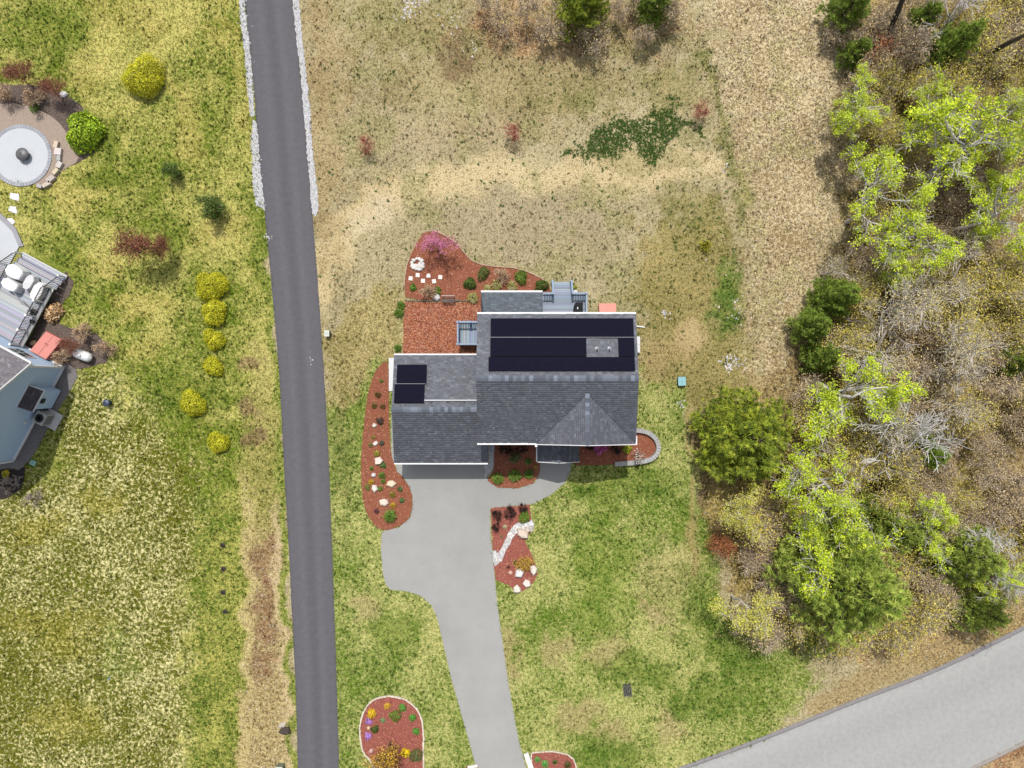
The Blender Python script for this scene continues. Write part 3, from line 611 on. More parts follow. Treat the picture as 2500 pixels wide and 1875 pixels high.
add_shingles(roof, (GX1, GYF, ZE+.02), (0, 1, 0), (-1, 0, SL), [(0, 0), (GYA-GYF, LG), (0, LG)], 5, lift=.012)
ridge_caps(roof, (X1, YR, ZR), (X0, YR, ZR), 1, .2); ridge_caps(roof, (GXM, GYF, GZ+.02), (GXM, GYA, GZ+.02), 2, .15)
# gable front wall
g = G(); g.prism([(GX0+.3, YF+.30), (GX1-.3, YF+.30), (GX1-.3, YF+.5), (GX0+.3, YF+.5)], ZE-.4, ZE); g.add([(GX0+.3, YF+.28, ZE), (GX1-.3, YF+.28, ZE), (GXM, YF+.28, GZ-.2)], [(0, 1, 2)]); g.build('gable_wall', M_SIDE, house)
def bar(name, a, b, w, h, mat, parent): g = G(); g.beam(a, b, w, h); return g.build(name, mat, parent)
bar('gutter', (X0, YB+.05, ZE-.05), (X1, YB+.05, ZE-.05), .13, .12, M_WHITE, house)
bar('gutter', (X0, YF-.05, ZE-.05), (GX0, YF-.05, ZE-.05), .13, .12, M_WHITE, house)
bar('rake_board', (GX0-.02, GYF-.03, ZE-.09), (GXM, GYF-.03, GZ-.09), .06, .2, M_WHITE, house); bar('rake_board', (GX1+.05, GYF-.03, ZE-.09), (GXM, GYF-.03, GZ-.09), .06, .2, M_WHITE, house)
bar('eave_return', (GX1+.06, GYF-.06, ZE-.09), (GX1+.06, YF+.5, ZE-.09), .12, .2, M_WHITE, house); bar('eave_return', (GX0-.04, GYF-.2, ZE-.07), (GX0-.04, GYF+.1, ZE-.07), .16, .14, M_WHITE, house)
for xx, yy in ((X0+.05, YB), (X1-.05, YB), (X0+.05, YF), (X1-.05, YF)): bar('rake_board', (xx, yy, ZE-.21), (xx, YR, ZR-.21), .05, .17, M_WHITE, house)
# garage wing
AX0, AX1, AYB, AYF, AYR = -8.73, -1.79, 2.14, -5.84, -1.85; AZ = 2.8; AZR = AZ+(AYB-AYR)*SL
g = G(); g.box(((AX0+AX1)/2, (AYB+AYF)/2, AZ/2), (AX1-AX0-.5, AYB-AYF-.7, AZ))
g.add([(AX0+.25, AYF+.35, AZ), (AX0+.25, AYB-.35, AZ), (AX0+.25, AYR, AZR-.3)], [(0, 2, 1)]); gw = g.build('garage_wall', M_SIDE, house)
for dx in (-6.9, -3.6):
    g = G(); g.box((dx, AYF+.34, 1.1), (2.5, .06, 2.15))
    for k in range(3): g.box((dx, AYF+.30, .45+k*.62), (2.4, .03, .05))
    g.build('garage_door', M_WHITE, house)
g = G(); slab(g, [(AX0, AYB, AZ), (X0+.3, AYB, AZ), (X0+.3, AYR, AZR), (AX0, AYR, AZR)]); slab(g, [(AX0, AYF, AZ), (AX1, AYF, AZ), (AX1, AYR, AZR), (AX0, AYR, AZR)])
groof = g.build('garage_roof', M_SHEATH, house); LA2 = (AYB-AYR)/CS
add_shingles(groof, (AX0, AYB, AZ), (1, 0, 0), (0, -1, SL), [(0, 0), (X0+.3-AX0, 0), (X0+.3-AX0, LA2), (0, LA2)], 6)
add_shingles(groof, (AX0, AYF, AZ), (1, 0, 0), (0, 1, SL), [(0, 0), (AX1-AX0, 0), (AX1-AX0, LA2), (0, LA2)], 7)
ridge_caps(groof, (X0+.25, AYR, AZR), (AX0, AYR, AZR), 3, .18)
bar('gutter', (AX0, AYB+.05, AZ-.05), (X0+.3, AYB+.05, AZ-.05), .12, .11, M_WHITE, house); bar('gutter', (AX0, AYF-.05, AZ-.05), (AX1, AYF-.05, AZ-.05), .12, .11, M_WHITE, house)
for yy in (AYB, AYF): bar('rake_board', (AX0+.05, yy, AZ-.21), (AX0+.05, AYR, AZR-.21), .05, .17, M_WHITE, house)
bar('rake_board', (AX1-.05, AYF, AZ-.21), (AX1-.05, AYR, AZR-.21), .05, .17, M_WHITE, house)
# white conduit over the garage roof
def on_back(px, py, x_unused=None, main=False, up=0.0):
    yb, yr, ze = (YB, YR, ZE) if main else (AYB, AYR, AZ); lo, hi = yr, yb
    for _ in range(40):
        m = (lo+hi)/2; z = ze+(yb-m)*SL+up; p = 937.5-m*FPX/(ALT-z)
        if p < py: hi = m
        else: lo = m
    z = ze+(yb-m)*SL+up; return Vector(((px-1250)*(ALT-z)/FPX, m, z))
c0 = on_back(1036, 977, up=.10); c1 = on_back(1164, 977, up=.10); c1.x = X0+.2
bar('conduit', c0, c1, .06, .06, M_WHITE, house)
for px in (1053, 1093, 1134):
    c = on_back(px, 980, up=.04); g = G(); g.box(c, (.2, .12, .1)); g.build('conduit_bracket', M_BLACK, house)
# portico
PX0, PX1, PYF = 1.87, 4.96, -5.72; PXM = (PX0+PX1)/2; PZ = 3.0; PZR = PZ+.75
g = G(); slab(g, [(PX0, PYF, PZ), (PXM, PYF, PZR), (PXM, YF+.4, PZR), (PX0, YF+.4, PZ)], .1); slab(g, [(PX1, PYF, PZ), (PXM, PYF, PZR), (PXM, YF+.4, PZR), (PX1, YF+.4, PZ)], .1)
proof = g.build('portico_roof', M_SHEATH, house); sp = .75/(PXM-PX0); lp = math.hypot(PXM-PX0, .75)
add_shingles(proof, (PX0, PYF, PZ), (0, 1, 0), (1, 0, sp), [(0, 0), (1.95, 0), (1.95, lp), (0, lp)], 8); add_shingles(proof, (PX1, PYF, PZ), (0, 1, 0), (-1, 0, sp), [(0, 0), (1.95, 0), (1.95, lp), (0, lp)], 9)
ridge_caps(proof, (PXM, PYF, PZR), (PXM, YF+.4, PZR), 4, .13, sp)
bar('rake_board', (PX0, PYF-.03, PZ-.07), (PXM, PYF-.03, PZR-.07), .05, .14, M_WHITE, house); bar('rake_board', (PX1, PYF-.03, PZ-.07), (PXM, PYF-.03, PZR-.07), .05, .14, M_WHITE, house)
bar('gutter', (PX0-.05, PYF, PZ-.05), (PX0-.05, YF+.3, PZ-.05), .09, .09, M_WHITE, house)
for xx in (PX0+.2, PX1-.2): g = G(); g.box((xx, PYF+.2, PZ/2), (.16, .16, PZ)); g.build('post', M_WHITE, house)
g = G(); g.box((PXM, -4.75, .09), (2.9, 1.9, .18)); g.build('landing', plain('concrete', C(170, 168, 164), .9, .08, 2, .1), house)
g = G(); g.box((PXM, YF+.33, 1.2), (1.0, .06, 2.1)); g.build('front_door', plain('door_red', C(120, 40, 40)), house)
for wxp, wz in ((-.9, 1.5), (.6, 1.5), (6.8, 1.5), (-.9, 4.3), (1.0, 4.3), (5.2, 4.5), (7.2, 4.3)):
    g = G(); g.box((wxp, YF+.33, wz), (.95, .07, 1.4), mi=0); g.box((wxp, YF+.29, wz), (.8, .03, 1.25), mi=1); g.build('window', [M_WHITE, M_GLASS], house)
# sunroom at the back
SX0, SX1, SYB = -2.30, 2.26, 6.82; SZ = 2.7; SZ1 = 3.75; SY1 = 4.55; ss = (SZ1-SZ)/(SYB-SY1); hp = 1.25
g = G(); g.box(((SX0+SX1)/2, (SYB+SY1)/2-.1, SZ/2), (SX1-SX0-.4, SYB-SY1-.3, SZ)); g.build('sunroom_wall', M_SIDE, house)
g = G(); slab(g, [(SX0, SYB, SZ), (SX1, SYB, SZ), (SX1, SY1, SZ1), (SX0+.35, SY1, SZ1)]); slab(g, [(SX0, SYB, SZ), (SX0+.35, SY1, SZ1), (SX0, SY1, SZ)], .05)
sroof = g.build('sunroom_roof', M_SHEATH, house); ls = math.hypot(SYB-SY1, SZ1-SZ)
add_shingles(sroof, (SX0, SYB, SZ), (1, 0, 0), (0, -1, ss), [(0, 0), (SX1-SX0, 0), (SX1-SX0, ls), (.35, ls)], 10, base=(100, 108, 116))
bar('gutter', (SX0, SYB+.05, SZ-.04), (SX1, SYB+.05, SZ-.04), .13, .12, M_WHITE, house)
# solar panels
msol, t, n, b = newmat('solar_cell'); b.inputs['Base Color'].default_value = (.006, .007, .016, 1); b.inputs['Roughness'].default_value = .6; b.inputs['Specular IOR Level'].default_value = .01
tc = n.new('ShaderNodeTexCoord'); br = n.new('ShaderNodeTexBrick'); br.offset = 0
br.inputs['Color1'].default_value = (.0045, .0045, .011, 1); br.inputs['Color2'].default_value = (.006, .0055, .012, 1); br.inputs['Mortar'].default_value = (.006, .006, .011, 1)
br.inputs['Scale'].default_value = 1; br.inputs['Brick Width'].default_value = .17; br.inputs['Row Height'].default_value = .085; br.inputs['Mortar Size'].default_value = .004
t.links.new(tc.outputs['Object'], br.inputs['Vector']); t.links.new(br.outputs['Color'], b.inputs['Base Color'])
M_FR = plain('panel_frame', (.005, .005, .006), .6, .05, spec=.01); M_RAIL = plain('panel_rail', C(150, 150, 158), .5, .05)
def panel(a, b_, c_, d_):
    """corners: low-left, low-right, up-right, up-left"""
    a, b_, c_, d_ = map(Vector, (a, b_, c_, d_)); o = (a+b_+c_+d_)/4; U = (b_-a).normalized(); Vv = (d_-a).normalized(); N = U.cross(Vv); 
    if N.z < 0: N = -N
    w = (b_-a).length; h = (d_-a).length; g = G(); M3 = Matrix((U, Vv, U.cross(Vv))).transposed().to_4x4(); sgn = 1 if U.cross(Vv).z > 0 else -1
    g.box((0, 0, -.02*sgn), (w-.002, h-.002, .04), mi=0); g.box((0, 0, .0022*sgn), (w-.03, h-.03, .005), mi=1)
    ob = g.build('solar_panel', [M_FR, msol], house); M3.translation = o; ob.matrix_world = M3; return ob
def prow(main, py0, py1, xa, xb, k, skip=(), up=.14):
    lo = on_back(1250, py0, main=main, up=up); hi = on_back(1250, py1, main=main, up=up)
    for i in range(k):
        if i in skip: continue
        u0 = xa+(xb-xa)*i/k; u1 = xa+(xb-xa)*(i+1)/k
        panel((u1, lo.y, lo.z), (u0, lo.y, lo.z), (u0, hi.y, hi.z), (u1, hi.y, hi.z))
    return lo, hi
l1, h1 = prow(True, 777, 822.5, -1.48, 8.40, 9); l2, h2 = prow(True, 824, 870, -1.49, 8.40, 9, (6, 7)); l3, h3 = prow(True, 871.5, 905, -1.60, 8.38, 6)
ra = (h1.y+l2.y)/2; rz = (h1.z+l2.z)/2-.01
bar('panel_rail', (-1.5, ra, rz), (8.42, ra, rz), .03, .03, M_RAIL, house)
l4, h4 = prow(False, 890, 936, -8.44, -6.26, 1, up=.16); l5, h5 = prow(False, 937.5, 983, -8.56, -6.38, 1, up=.18)
bar('panel_rail', (-8.5, (h4.y+l5.y)/2, (h4.z+l5.z)/2), (-6.32, (h4.y+l5.y)/2, (h4.z+l5.z)/2), .03, .03, M_RAIL, house)
for px in (1457, 1487):
    c = on_back(px, 851, main=True); g = G(); g.lathe([(.13, -.02), (.11, .06), (.055, .1), (.055, .42), (.04, .42), (.04, .2)], c, 12); g.build('vent_pipe', plain('vent_white', C(225, 225, 230), .5, .05), house)
# downspout extensions and utilities at the gable end
for a, b_ in (((1545, 795), (1574, 799)), ((1548, 1047), (1569, 1049))):
    g = G(); g.beam(P(*a)+Vector((0, 0, .08)), P(*b_)+Vector((0, 0, .06)), .09, .08); g.build('downspout_extension', M_WHITE, house)

# ---------------------------------------------------------------- things against the house
def bulkhead(name, label, loc, rz, w, d, hb, hf, mat):
    t_ = thing(name, label, 'cellar hatch', loc, rz)
    g = G(); g.add([(-w/2, 0, 0), (w/2, 0, 0), (w/2, d, 0), (-w/2, d, 0), (-w/2, 0, hb), (w/2, 0, hb), (w/2, d, hf), (-w/2, d, hf)], [(0, 4, 7, 3), (1, 2, 6, 5), (3, 7, 6, 2), (0, 1, 5, 4), (4, 5, 6, 7)]); g.build('frame', mat, t_)
    for s in (-1, 1):
        g = G(); x0, x1 = sorted((s*.015, s*(w/2-.02))); e = (hf-hb)/d
        g.add([(x0, .04, hb+e*.04+.004), (x1, .04, hb+e*.04+.004), (x1, d-.03, hf-e*.03+.004), (x0, d-.03, hf-e*.03+.004), (x0, .04, hb+.035), (x1, .04, hb+.035), (x1, d-.03, hf+.035), (x0, d-.03, hf+.035)], [(4, 5, 6, 7), (0, 1, 5, 4), (1, 2, 6, 5), (2, 3, 7, 6), (3, 0, 4, 7)])
        dr = g.build('door_leaf', mat, t_); g = G(); g.box((s*.1, d*.55, (hb+hf)/2+.05), (.04, .14, .03)); g.build('handle', mat, dr)
    return t_
RUST = plain('primer_red', C(222, 140, 122), .6, .04, 2)
p = P(1483.5, 768, .5); bulkhead('cellar_bulkhead', 'salmon red steel cellar hatch behind the house beside the deck', (p.x, 4.53, 0), 0, 1.32, 1.72, .95, .35, RUST)
bulkhead('cellar_bulkhead', 'white cellar hatch showing past the right gable end of the house', (8.38, 3.05, 0), -math.pi/2, 1.25, 1.55, .9, .35, plain('hatch_white', C(245, 245, 248), .5, .03))
g = G(); g.box((-9.12, .75, .03), (.95, 2.6, .14)); tag(g.build('concrete_pad', plain('pale_concrete', C(236, 236, 236), .9, .05, 2)), 'pale concrete strip along the left wall of the garage', 'concrete pad')
g = G(); g.box((-8.95, -3.9, .012), (.9, 4.6, .06)); tag(g.build('pavement', mdr), kind='structure')

# ---------------------------------------------------------------- decks
def railing(root, a, b, z, hgt, posts, spacing, mat, bm, bw=.035, cap=.1, postw=.1, pm=None):
    a = Vector((a[0], a[1], z)); b = Vector((b[0], b[1], z)); d = b-a; L = d.length; u = d.normalized(); up = Vector((0, 0, 1)); pm = pm or mat
    g = G(); g.beam(a+up*hgt, b+up*hgt, cap, .05); g.beam(a+up*.1, b+up*.1, .05, .06); rl = g.build('rail', mat, root)
    k = max(2, int(L/spacing))
    for i in range(1, k):
        q = a+u*(L*i/k); g = G(); g.beam(q+up*.1, q+up*(hgt-.02), bw, bw); g.build('baluster', bm, root)
    for s in posts:
        q = a+u*(L*s); g = G(); g.beam(q-up*.02, q+up*(hgt+.08), postw, postw); g.beam(q+up*(hgt+.08), q+up*(hgt+.12), postw+.05, postw+.05); g.build('post', pm, root)
def boards(root, x0, x1, y0, y1, z, along, w, cols, seed, gap=.008, mat=M_DECKB):
    r = random.Random(seed); L = (y1-y0) if along == 'x' else (x1-x0); k = max(1, int(round(L/w)))
    for i in range(k):
        a = L*i/k+gap/2; b = L*(i+1)/k-gap/2; g = G(); c = [q*r.uniform(.9, 1.1) for q in r.choice(cols)]
        if along == 'x': g.box(((x0+x1)/2, y0+(a+b)/2, z-.02), (x1-x0, b-a, .04), col=c)
        else: g.box((x0+(a+b)/2, (y0+y1)/2, z-.02), (b-a, y1-y0, .04), col=c)
        g.build('deck_board', mat, root)
BLUEB = [C(160, 174, 190), C(176, 188, 202), C(146, 162, 180)]
MB = plain('blue_grey_rail', C(150, 170, 195), .6, .05)
M_FRM = plain('deck_frame', C(90, 98, 108), .8, .1)
# side landing
q = P(1141, 815, 1.0); ld = thing('side_landing', 'small blue grey landing with railings beside the square bark bed', 'deck', (0, 0, 0))
a = P(1118, 787, .9); b = P(1168, 843, .9); a.x = -4.13; b.x = -2.2
boards(ld, a.x, b.x, b.y, a.y, .9, 'y', .14, BLUEB, 5)
g = G(); g.box(((a.x+b.x)/2, (a.y+b.y)/2, .78), (b.x-a.x-.04, a.y-b.y-.04, .18)); g.build('frame', M_FRM, ld)
for xx in (a.x+.1, b.x-.3):
    for yy in (a.y-.1, b.y+.1): g = G(); g.box((xx, yy, .34), (.12, .12, .68)); g.build('leg', M_FRM, ld)
railing(ld, (a.x, a.y-.04), (b.x, a.y-.04), .9, .95, (0, .5), .125, MB, MB, .05, .12); railing(ld, (a.x, b.y+.04), (b.x, b.y+.04), .9, .95, (0,), .125, MB, MB, .05, .12)
railing(ld, (a.x+.04, a.y), (a.x+.04, b.y), .9, .95, (), .125, MB, MB, .05, .12)
# back deck
bd = thing('back_deck', 'blue grey plank deck with steps behind the house', 'deck')
dz = .95; a = P(1325, 718, dz); b = P(1430, 770, dz); b.y = 4.52; dx1 = b.x; a.x = 2.28
boards(bd, a.x, dx1, b.y, a.y, dz, 'x', .14, BLUEB, 6)
g = G(); g.box(((a.x+dx1)/2, (a.y+b.y)/2, dz-.13), (dx1-a.x-.04, a.y-b.y-.04, .16)); g.build('frame', M_FRM, bd)
sx0, sx1 = P(1349, 0, .5).x, P(1393, 0, .5).x; sy = a.y; yend = P(0, 688, .1).y
for i in range(5):
    z = dz-.17*(i+1); y0 = sy+(yend-sy)*i/5; y1 = sy+(yend-sy)*(i+1)/5
    for k in range(2): g = G(); c = [q*random.uniform(.92, 1.08) for q in BLUEB[i % 3]]; g.box(((sx0+sx1)/2, y0+(y1-y0)*(k+.5)/2, z-.02), (sx1-sx0, (y1-y0)/2-.01, .04), col=c); g.build('tread', M_DECKB, bd)
for xx in (sx0-.03, sx1+.03):
    g = G(); g.add([(xx-.025, sy, dz-.35), (xx+.025, sy, dz-.35), (xx+.025, sy, dz), (xx-.025, sy, dz), (xx-.025, yend, 0), (xx+.025, yend, 0), (xx+.025, yend, .15), (xx-.025, yend, .15)], [(0, 1, 2, 3), (4, 7, 6, 5), (0, 4, 5, 1), (1, 5, 6, 2), (2, 6, 7, 3), (3, 7, 4, 0)]); g.build('stringer', M_FRM, bd)
    g = G(); g.beam((xx, sy, dz+.9), (xx, yend, 1.0), .14, .05); g.build('rail', MB, bd)
    for k in range(9): yy = sy+(yend-sy)*(k+.5)/9; zt = dz+.9+(1.0-dz-.9)*(k+.5)/9; g = G(); g.beam((xx, yy, max(.1, dz-.17*(k/9*5+.6))), (xx, yy, zt), .045, .045); g.build('baluster', MB, bd)
    g = G(); g.box((xx, yend-.05, .55), (.11, .11, 1.1)); g.build('post', MB, bd)
railing(bd, (a.x+.05, a.y-.05), (sx0-.05, a.y-.05), dz, .95, (1,), .125, MB, MB, .05, .12); railing(bd, (sx1+.05, a.y-.05), (dx1-.04, a.y-.05), dz, .95, (0, 1), .125, MB, MB, .05, .12)
railing(bd, (dx1-.04, a.y), (dx1-.04, b.y), dz, .95, (), .125, MB, MB, .05, .12)
for xx in (a.x+.1, dx1-.12): g = G(); g.box((xx, a.y-.1, .4), (.12, .12, .8)); g.build('leg', M_FRM, bd)
gr = thing('covered_grill', 'black covered grill on the back deck', 'grill', (P(1412, 752, 1.6).x, P(1412, 752, 1.6).y, dz))
g = G(); g.prism([(-.36, -.43), (.36, -.43), (.36, .45), (-.18, .45), (-.30, .2)], 0, .55, inset=.03); g.prism([(-.34, -.41), (.34, -.41), (.34, .43), (-.17, .43), (-.28, .2)], .55, .62, inset=.2); g.build('cover', plain('black_cover', (.012, .012, .013), .85, .2, 6, spec=.1), gr)
g = G(); g.box((-.05, 0, .63), (.07, .16, .02)); g.build('emblem', M_WHITE, gr)

# ---------------------------------------------------------------- stones, edging, small fixtures
def rock_mesh(seed, r, h, col, n=8, flat=.6):
    rr = random.Random(seed); pts = []; g = G()
    a0 = rr.uniform(0, 6); n = max(5, n-2); rad = [r*rr.uniform(.7, 1.25) for _ in range(n)]
    lo = [(math.cos(a0+6.283*i/n)*rad[i], math.sin(a0+6.283*i/n)*rad[i], -.03) for i in range(n)]
    md = [(x*1.02, y*1.02, h*.55) for x, y, _ in lo]; tp = [(x*flat*rr.uniform(.85, 1.1), y*flat*rr.uniform(.85, 1.1), h*rr.uniform(.85, 1.1)) for x, y, _ in lo]
    fs = [(i, (i+1) % n, n+(i+1) % n, n+i) for i in range(n)]+[(n+i, n+(i+1) % n, 2*n+(i+1) % n, 2*n+i) for i in range(n)]+[tuple(range(2*n, 3*n))]
    g.add(lo+md+tp, fs, col); return bulk('rock', g.v, g.f, np.array(g.c), [M_STONE])
def rock(px, py, r, label, col=(240, 232, 222), h=None, z=0, seed=None, group=None, name='rock', cat='rock', flat=.7, sx=1, n=8):
    s = seed if seed is not None else int(px*7+py); o = link(name, rock_mesh(s, r*MPP, h or r*MPP*.8, C(*col), n, flat)); p = P(px, py); o.location = (p.x, p.y, z); o.scale = (sx, 1, 1)
    return tag(o, label, cat, group)
ZB = .04
rock(915, 1038, 6.5, 'topmost white rock in the side bed, by a dark round shrub', z=ZB); rock(917, 1082, 6, 'second white rock down the side bed beside the garage', z=ZB)
rock(927, 1125, 10.5, 'large squarish white boulder in the side bed', (246, 232, 218), z=ZB, flat=.85, n=6); rock(913, 1159, 6.5, 'small greyish white rock left of a green clump in the side bed', (225, 222, 224), z=ZB)
rock(955, 1179, 9.5, 'long cream boulder nearest the driveway in the side bed', (245, 225, 195), z=ZB, sx=1.35, n=7); rock(915, 1191, 9, 'white angular rock beside yellow flowers in the side bed', z=ZB, n=7)
rock(940, 1225, 9.5, 'pale pointed boulder above the big grass clump in the side bed', (244, 226, 208), z=ZB, sx=1.2)
rock(1276, 1301, 13, 'broad cream boulder lying on the white pebble stream', (232, 214, 196), h=.4, z=.06, sx=1.1, flat=.8); rock(1288, 1292, 7, 'smaller flat stone leaning on the broad cream boulder', (228, 212, 198), h=.3, z=.08)
rock(1268, 1396, 13, 'large angular white boulder in the middle of the driveway bed', (250, 246, 242), h=.45, z=ZB, n=6); rock(1303, 1391, 13, 'long white boulder on the lawn edge of the driveway bed', (246, 234, 222), h=.35, z=ZB, sx=.8)
rock(1287, 1423, 10.5, 'pinkish white boulder between two others at the bed tip', (248, 230, 222), h=.3, z=ZB, n=7); rock(1263, 1438, 11, 'pale boulder at the lowest tip of the driveway bed', (244, 234, 220), h=.3, z=ZB); rock(1246, 1397, 5, 'small pinkish stone left of the large angular boulder', (226, 184, 164), z=ZB)
rock(907, 1832, 5.5, 'pinkish stone at the left edge of the island bed', (220, 180, 170), z=ZB); rock(157, 231, 9, 'bright white rock in the bed above the fire pit', (248, 248, 250), z=.02)
rock(901, 1776, 4, 'tiny pale stone between two lilac clumps in the island bed', (226, 205, 170), z=ZB)
rock(1068, 726, 9, 'white rock pile heap beside the black bench', (226, 224, 226), z=.03, h=.25); rock(82, 838, 8, 'tan rounded boulder between the red hatch and the neighbour deck', (222, 190, 150), z=.03)
rock(696, 1784, 11, 'dark split boulder on the verge beside the lane', (78, 66, 60), h=.3, sx=1.3, n=6); rock(690, 1770, 9, 'pale flat stone touching the dark boulder beside the lane', (200, 188, 172), h=.12)
r = random.Random(5)
for i in range(16):
    a = 6.283*i/11; rad = 12.5 if i < 11 else 6; rock(1019+rad*math.cos(a)*1.05, 645+rad*math.sin(a), r.uniform(4.2, 6.2), ('white ring stone at %s o\'clock in the back bed' if i < 11 else 'inner white stone at %s o\'clock inside the stone ring') % ('three', 'four', 'five', 'six', 'seven', 'eight', 'nine', 'ten', 'eleven', 'twelve', 'two', 'three', 'four', 'six', 'seven', 'nine')[i], (244, 240, 234), z=.045, h=.17, group='ring of white stones', seed=i, name='ring_stone', cat='stone', sx=r.uniform(.8, 1.3))
for i, (px, py, lab) in enumerate(((1003, 680, 'leftmost square white stepping slab in the back bed'), (1020, 672, 'square white slab just below the stone ring'), (1033, 686, 'square white slab, third from left in the back bed'), (1046, 673, 'white slab with a rounded top corner in the back bed'), (1060, 687, 'square white slab, second from right in the back bed'), (1075, 677, 'rightmost square white stepping slab in the back bed'))):
    g = G(); p = P(px, py); rz = (i*.37) % .3-.15
    if i == 3: g.prism([(-.16, -.16), (.16, -.16), (.16, .04), (.1, .14), (-.04, .16), (-.16, .06)], 0, .05)
    else: g.box((0, 0, .025), (.31, .31, .05))
    g.c = [C(250, 244, 238)]*len(g.c); o = g.build('stepping_slab', M_STONE); o.location = (p.x, p.y, .045); o.rotation_euler.z = rz; tag(o, lab, 'paving slab', 'slabs in the back bed')
for pts, lab in (([(26, 471), (47, 474), (47, 491), (32, 488), (25, 483)], 'top white stepping stone below the round patio'), ([(24, 503), (40, 505), (43, 522), (34, 520), (21, 514)], 'second white stepping stone below the round patio'), ([(19, 533), (30, 533), (38, 542), (33, 548), (17, 547)], 'third white stepping stone, with a pointed right end'), ([(11, 562), (28, 569), (22, 585), (9, 583), (12, 573)], 'lowest white stepping stone above the neighbour deck')):
    g = G(); g.prism([P(*a)[:2] for a in pts], -.02, .05, C(248, 246, 250)); tag(g.build('stepping_stone', M_STONE), lab, 'stepping stone', 'stepping stones on the left lawn')
# round patio with fire pit
pc = P(52, 380); pt = thing('round_patio', 'round pale grey patio with a darker paver ring', 'patio', (pc.x, pc.y, 0))
g = G(); g.lathe([(2.13, -.03), (2.13, .07), (0.0, .07)], (0, 0, 0), 64); g.build('slab', plain('patio_pale', C(210, 214, 220), .85, .04, 1.2), pt)
NS = 60; rr = random.Random(2)
cw = None
for i in range(NS):
    a0 = 6.283*i/NS; a1 = 6.283*(i+1)/NS-.006; g = G(); pts = [(2.14*math.cos(a0), 2.14*math.sin(a0)), (2.42*math.cos(a0), 2.42*math.sin(a0)), (2.42*math.cos(a1), 2.42*math.sin(a1)), (2.14*math.cos(a1), 2.14*math.sin(a1))]
    k = rr.uniform(.88, 1.1); g.prism(pts, -.03, .085, C(176, 178, 184, k)); g.build('border_paver', M_STONE, pt)
fp = P(53, 376, .5); ft = thing('fire_pit', 'dark round fire pit with lid on the round patio', 'fire pit', (fp.x, fp.y, .07))
g = G(); g.lathe([(.30, 0), (.34, .05), (.46, .34), (.50, .40), (.47, .42), (.44, .36)], (0, 0, 0), 28); g.build('bowl', plain('fire_bowl', C(70, 70, 74), .6, .15), ft, True)
g = G(); g.lathe([(.47, .42), (.40, .49), (.2, .56), (.05, .58), (0.0, .58)], (0, 0, 0), 28); ldp = g.build('lid', plain('fire_lid', C(98, 98, 102), .5, .1), ft, True)
g = G(); g.beam((-.02, -.09, .60), (.02, .09, .60), .03, .05); g.build('handle', plain('fire_lid', C(98, 98, 102)), ldp)
g = G(); g.beam((.05, -.46, .3), (.12, -.66, .33), .03, .03); g.build('side_handle', M_BLACK, ft)
for i, (px, py, w, d, ang, c, lab) in enumerate(((141, 355, 10, 16, -75, (226, 208, 184), 'topmost tan seat stone right of the round patio'), (146, 372, 16, 16, -84, (232, 222, 218), 'squarish whitish seat stone right of the round patio'), (148, 388, 9, 13, -90, (190, 190, 188), 'small grey seat stone between two pale ones'), (149, 404, 12, 15, -60, (222, 212, 206), 'pale seat stone with a dark gap above it'), (140, 420, 9, 16, -48, (224, 210, 180), 'narrow sandy seat stone lower right of the patio'), (128, 438, 12, 20, -40, (204, 190, 184), 'long pinkish grey seat stone lower right of the patio'), (118, 452, 9, 21, -28, (216, 202, 184), 'long tan seat stone below right of the patio'), (101, 456, 9, 12, 15, (196, 188, 190), 'grey seat stone ending the row below the patio'))):
    g = G(); g.box((0, 0, .13), (d*MPP, w*MPP, .3), col=C(*c)); o = g.build('seat_stone', M_STONE); p = P(px, py); o.location = (p.x, p.y, 0); o.rotation_euler.z = -math.radians(ang); tag(o, lab, 'seat stone', 'stones around the patio')
# U-shaped retaining wall, block by block
W_ = chaikin([(1536, 1050), (1560, 1050), (1582, 1055), (1600, 1070), (1607, 1090), (1602, 1110), (1584, 1123), (1545, 1129), (1500, 1132)], 3, False)
rw = thing('retaining_wall', 'low curved grey block wall around the bed at the house corner', 'garden wall')
cum = [0]
for a, b_ in zip(W_[:-1], W_[1:]): cum.append(cum[-1]+math.hypot(a[0]-b_[0], a[1]-b_[1]))
nb_ = 30
def at_len(s): return (np.interp(s, cum, [q[0] for q in W_]), np.interp(s, cum, [q[1] for q in W_]))
for i in range(nb_):
    a = P(*at_len(cum[-1]*i/nb_+.15)); b_ = P(*at_len(cum[-1]*(i+1)/nb_-.15)); g = G(); g.beam((a.x, a.y, .2), (b_.x, b_.y, .2), .34, .44, C(182, 182, 180, random.uniform(.9, 1.08))); g.build('block', M_STONE, rw)
# stone edging of the island beds
def edging(bed, label, width=3.4, step=9, only=None, col=(238, 226, 206)):
    tt = thing('stone_edging', label, 'edging'); rr = random.Random(len(bed)); cnt = 0; p = bed
    for i in range(len(p)):
        a = p[i]; b_ = p[(i+1) % len(p)]; L = math.hypot(a[0]-b_[0], a[1]-b_[1]); m = max(1, int(round(L/step)))
        for k in range(m):
            q0 = (a[0]+(b_[0]-a[0])*k/m, a[1]+(b_[1]-a[1])*k/m); q1 = (a[0]+(b_[0]-a[0])*(k+.94)/m, a[1]+(b_[1]-a[1])*(k+.94)/m)
            if only and not only((q0[0]+q1[0])/2, (q0[1]+q1[1])/2): continue
            u = P(*q0); v = P(*q1); o_ = rr.uniform(-.02, .02); g = G(); g.beam((u.x+o_, u.y+o_, .05), (v.x+o_, v.y+o_, .05), width*MPP*rr.uniform(.85, 1.2), .13, C(*col, rr.uniform(.85, 1.05))); g.build('edging_stone', M_STONE, tt)
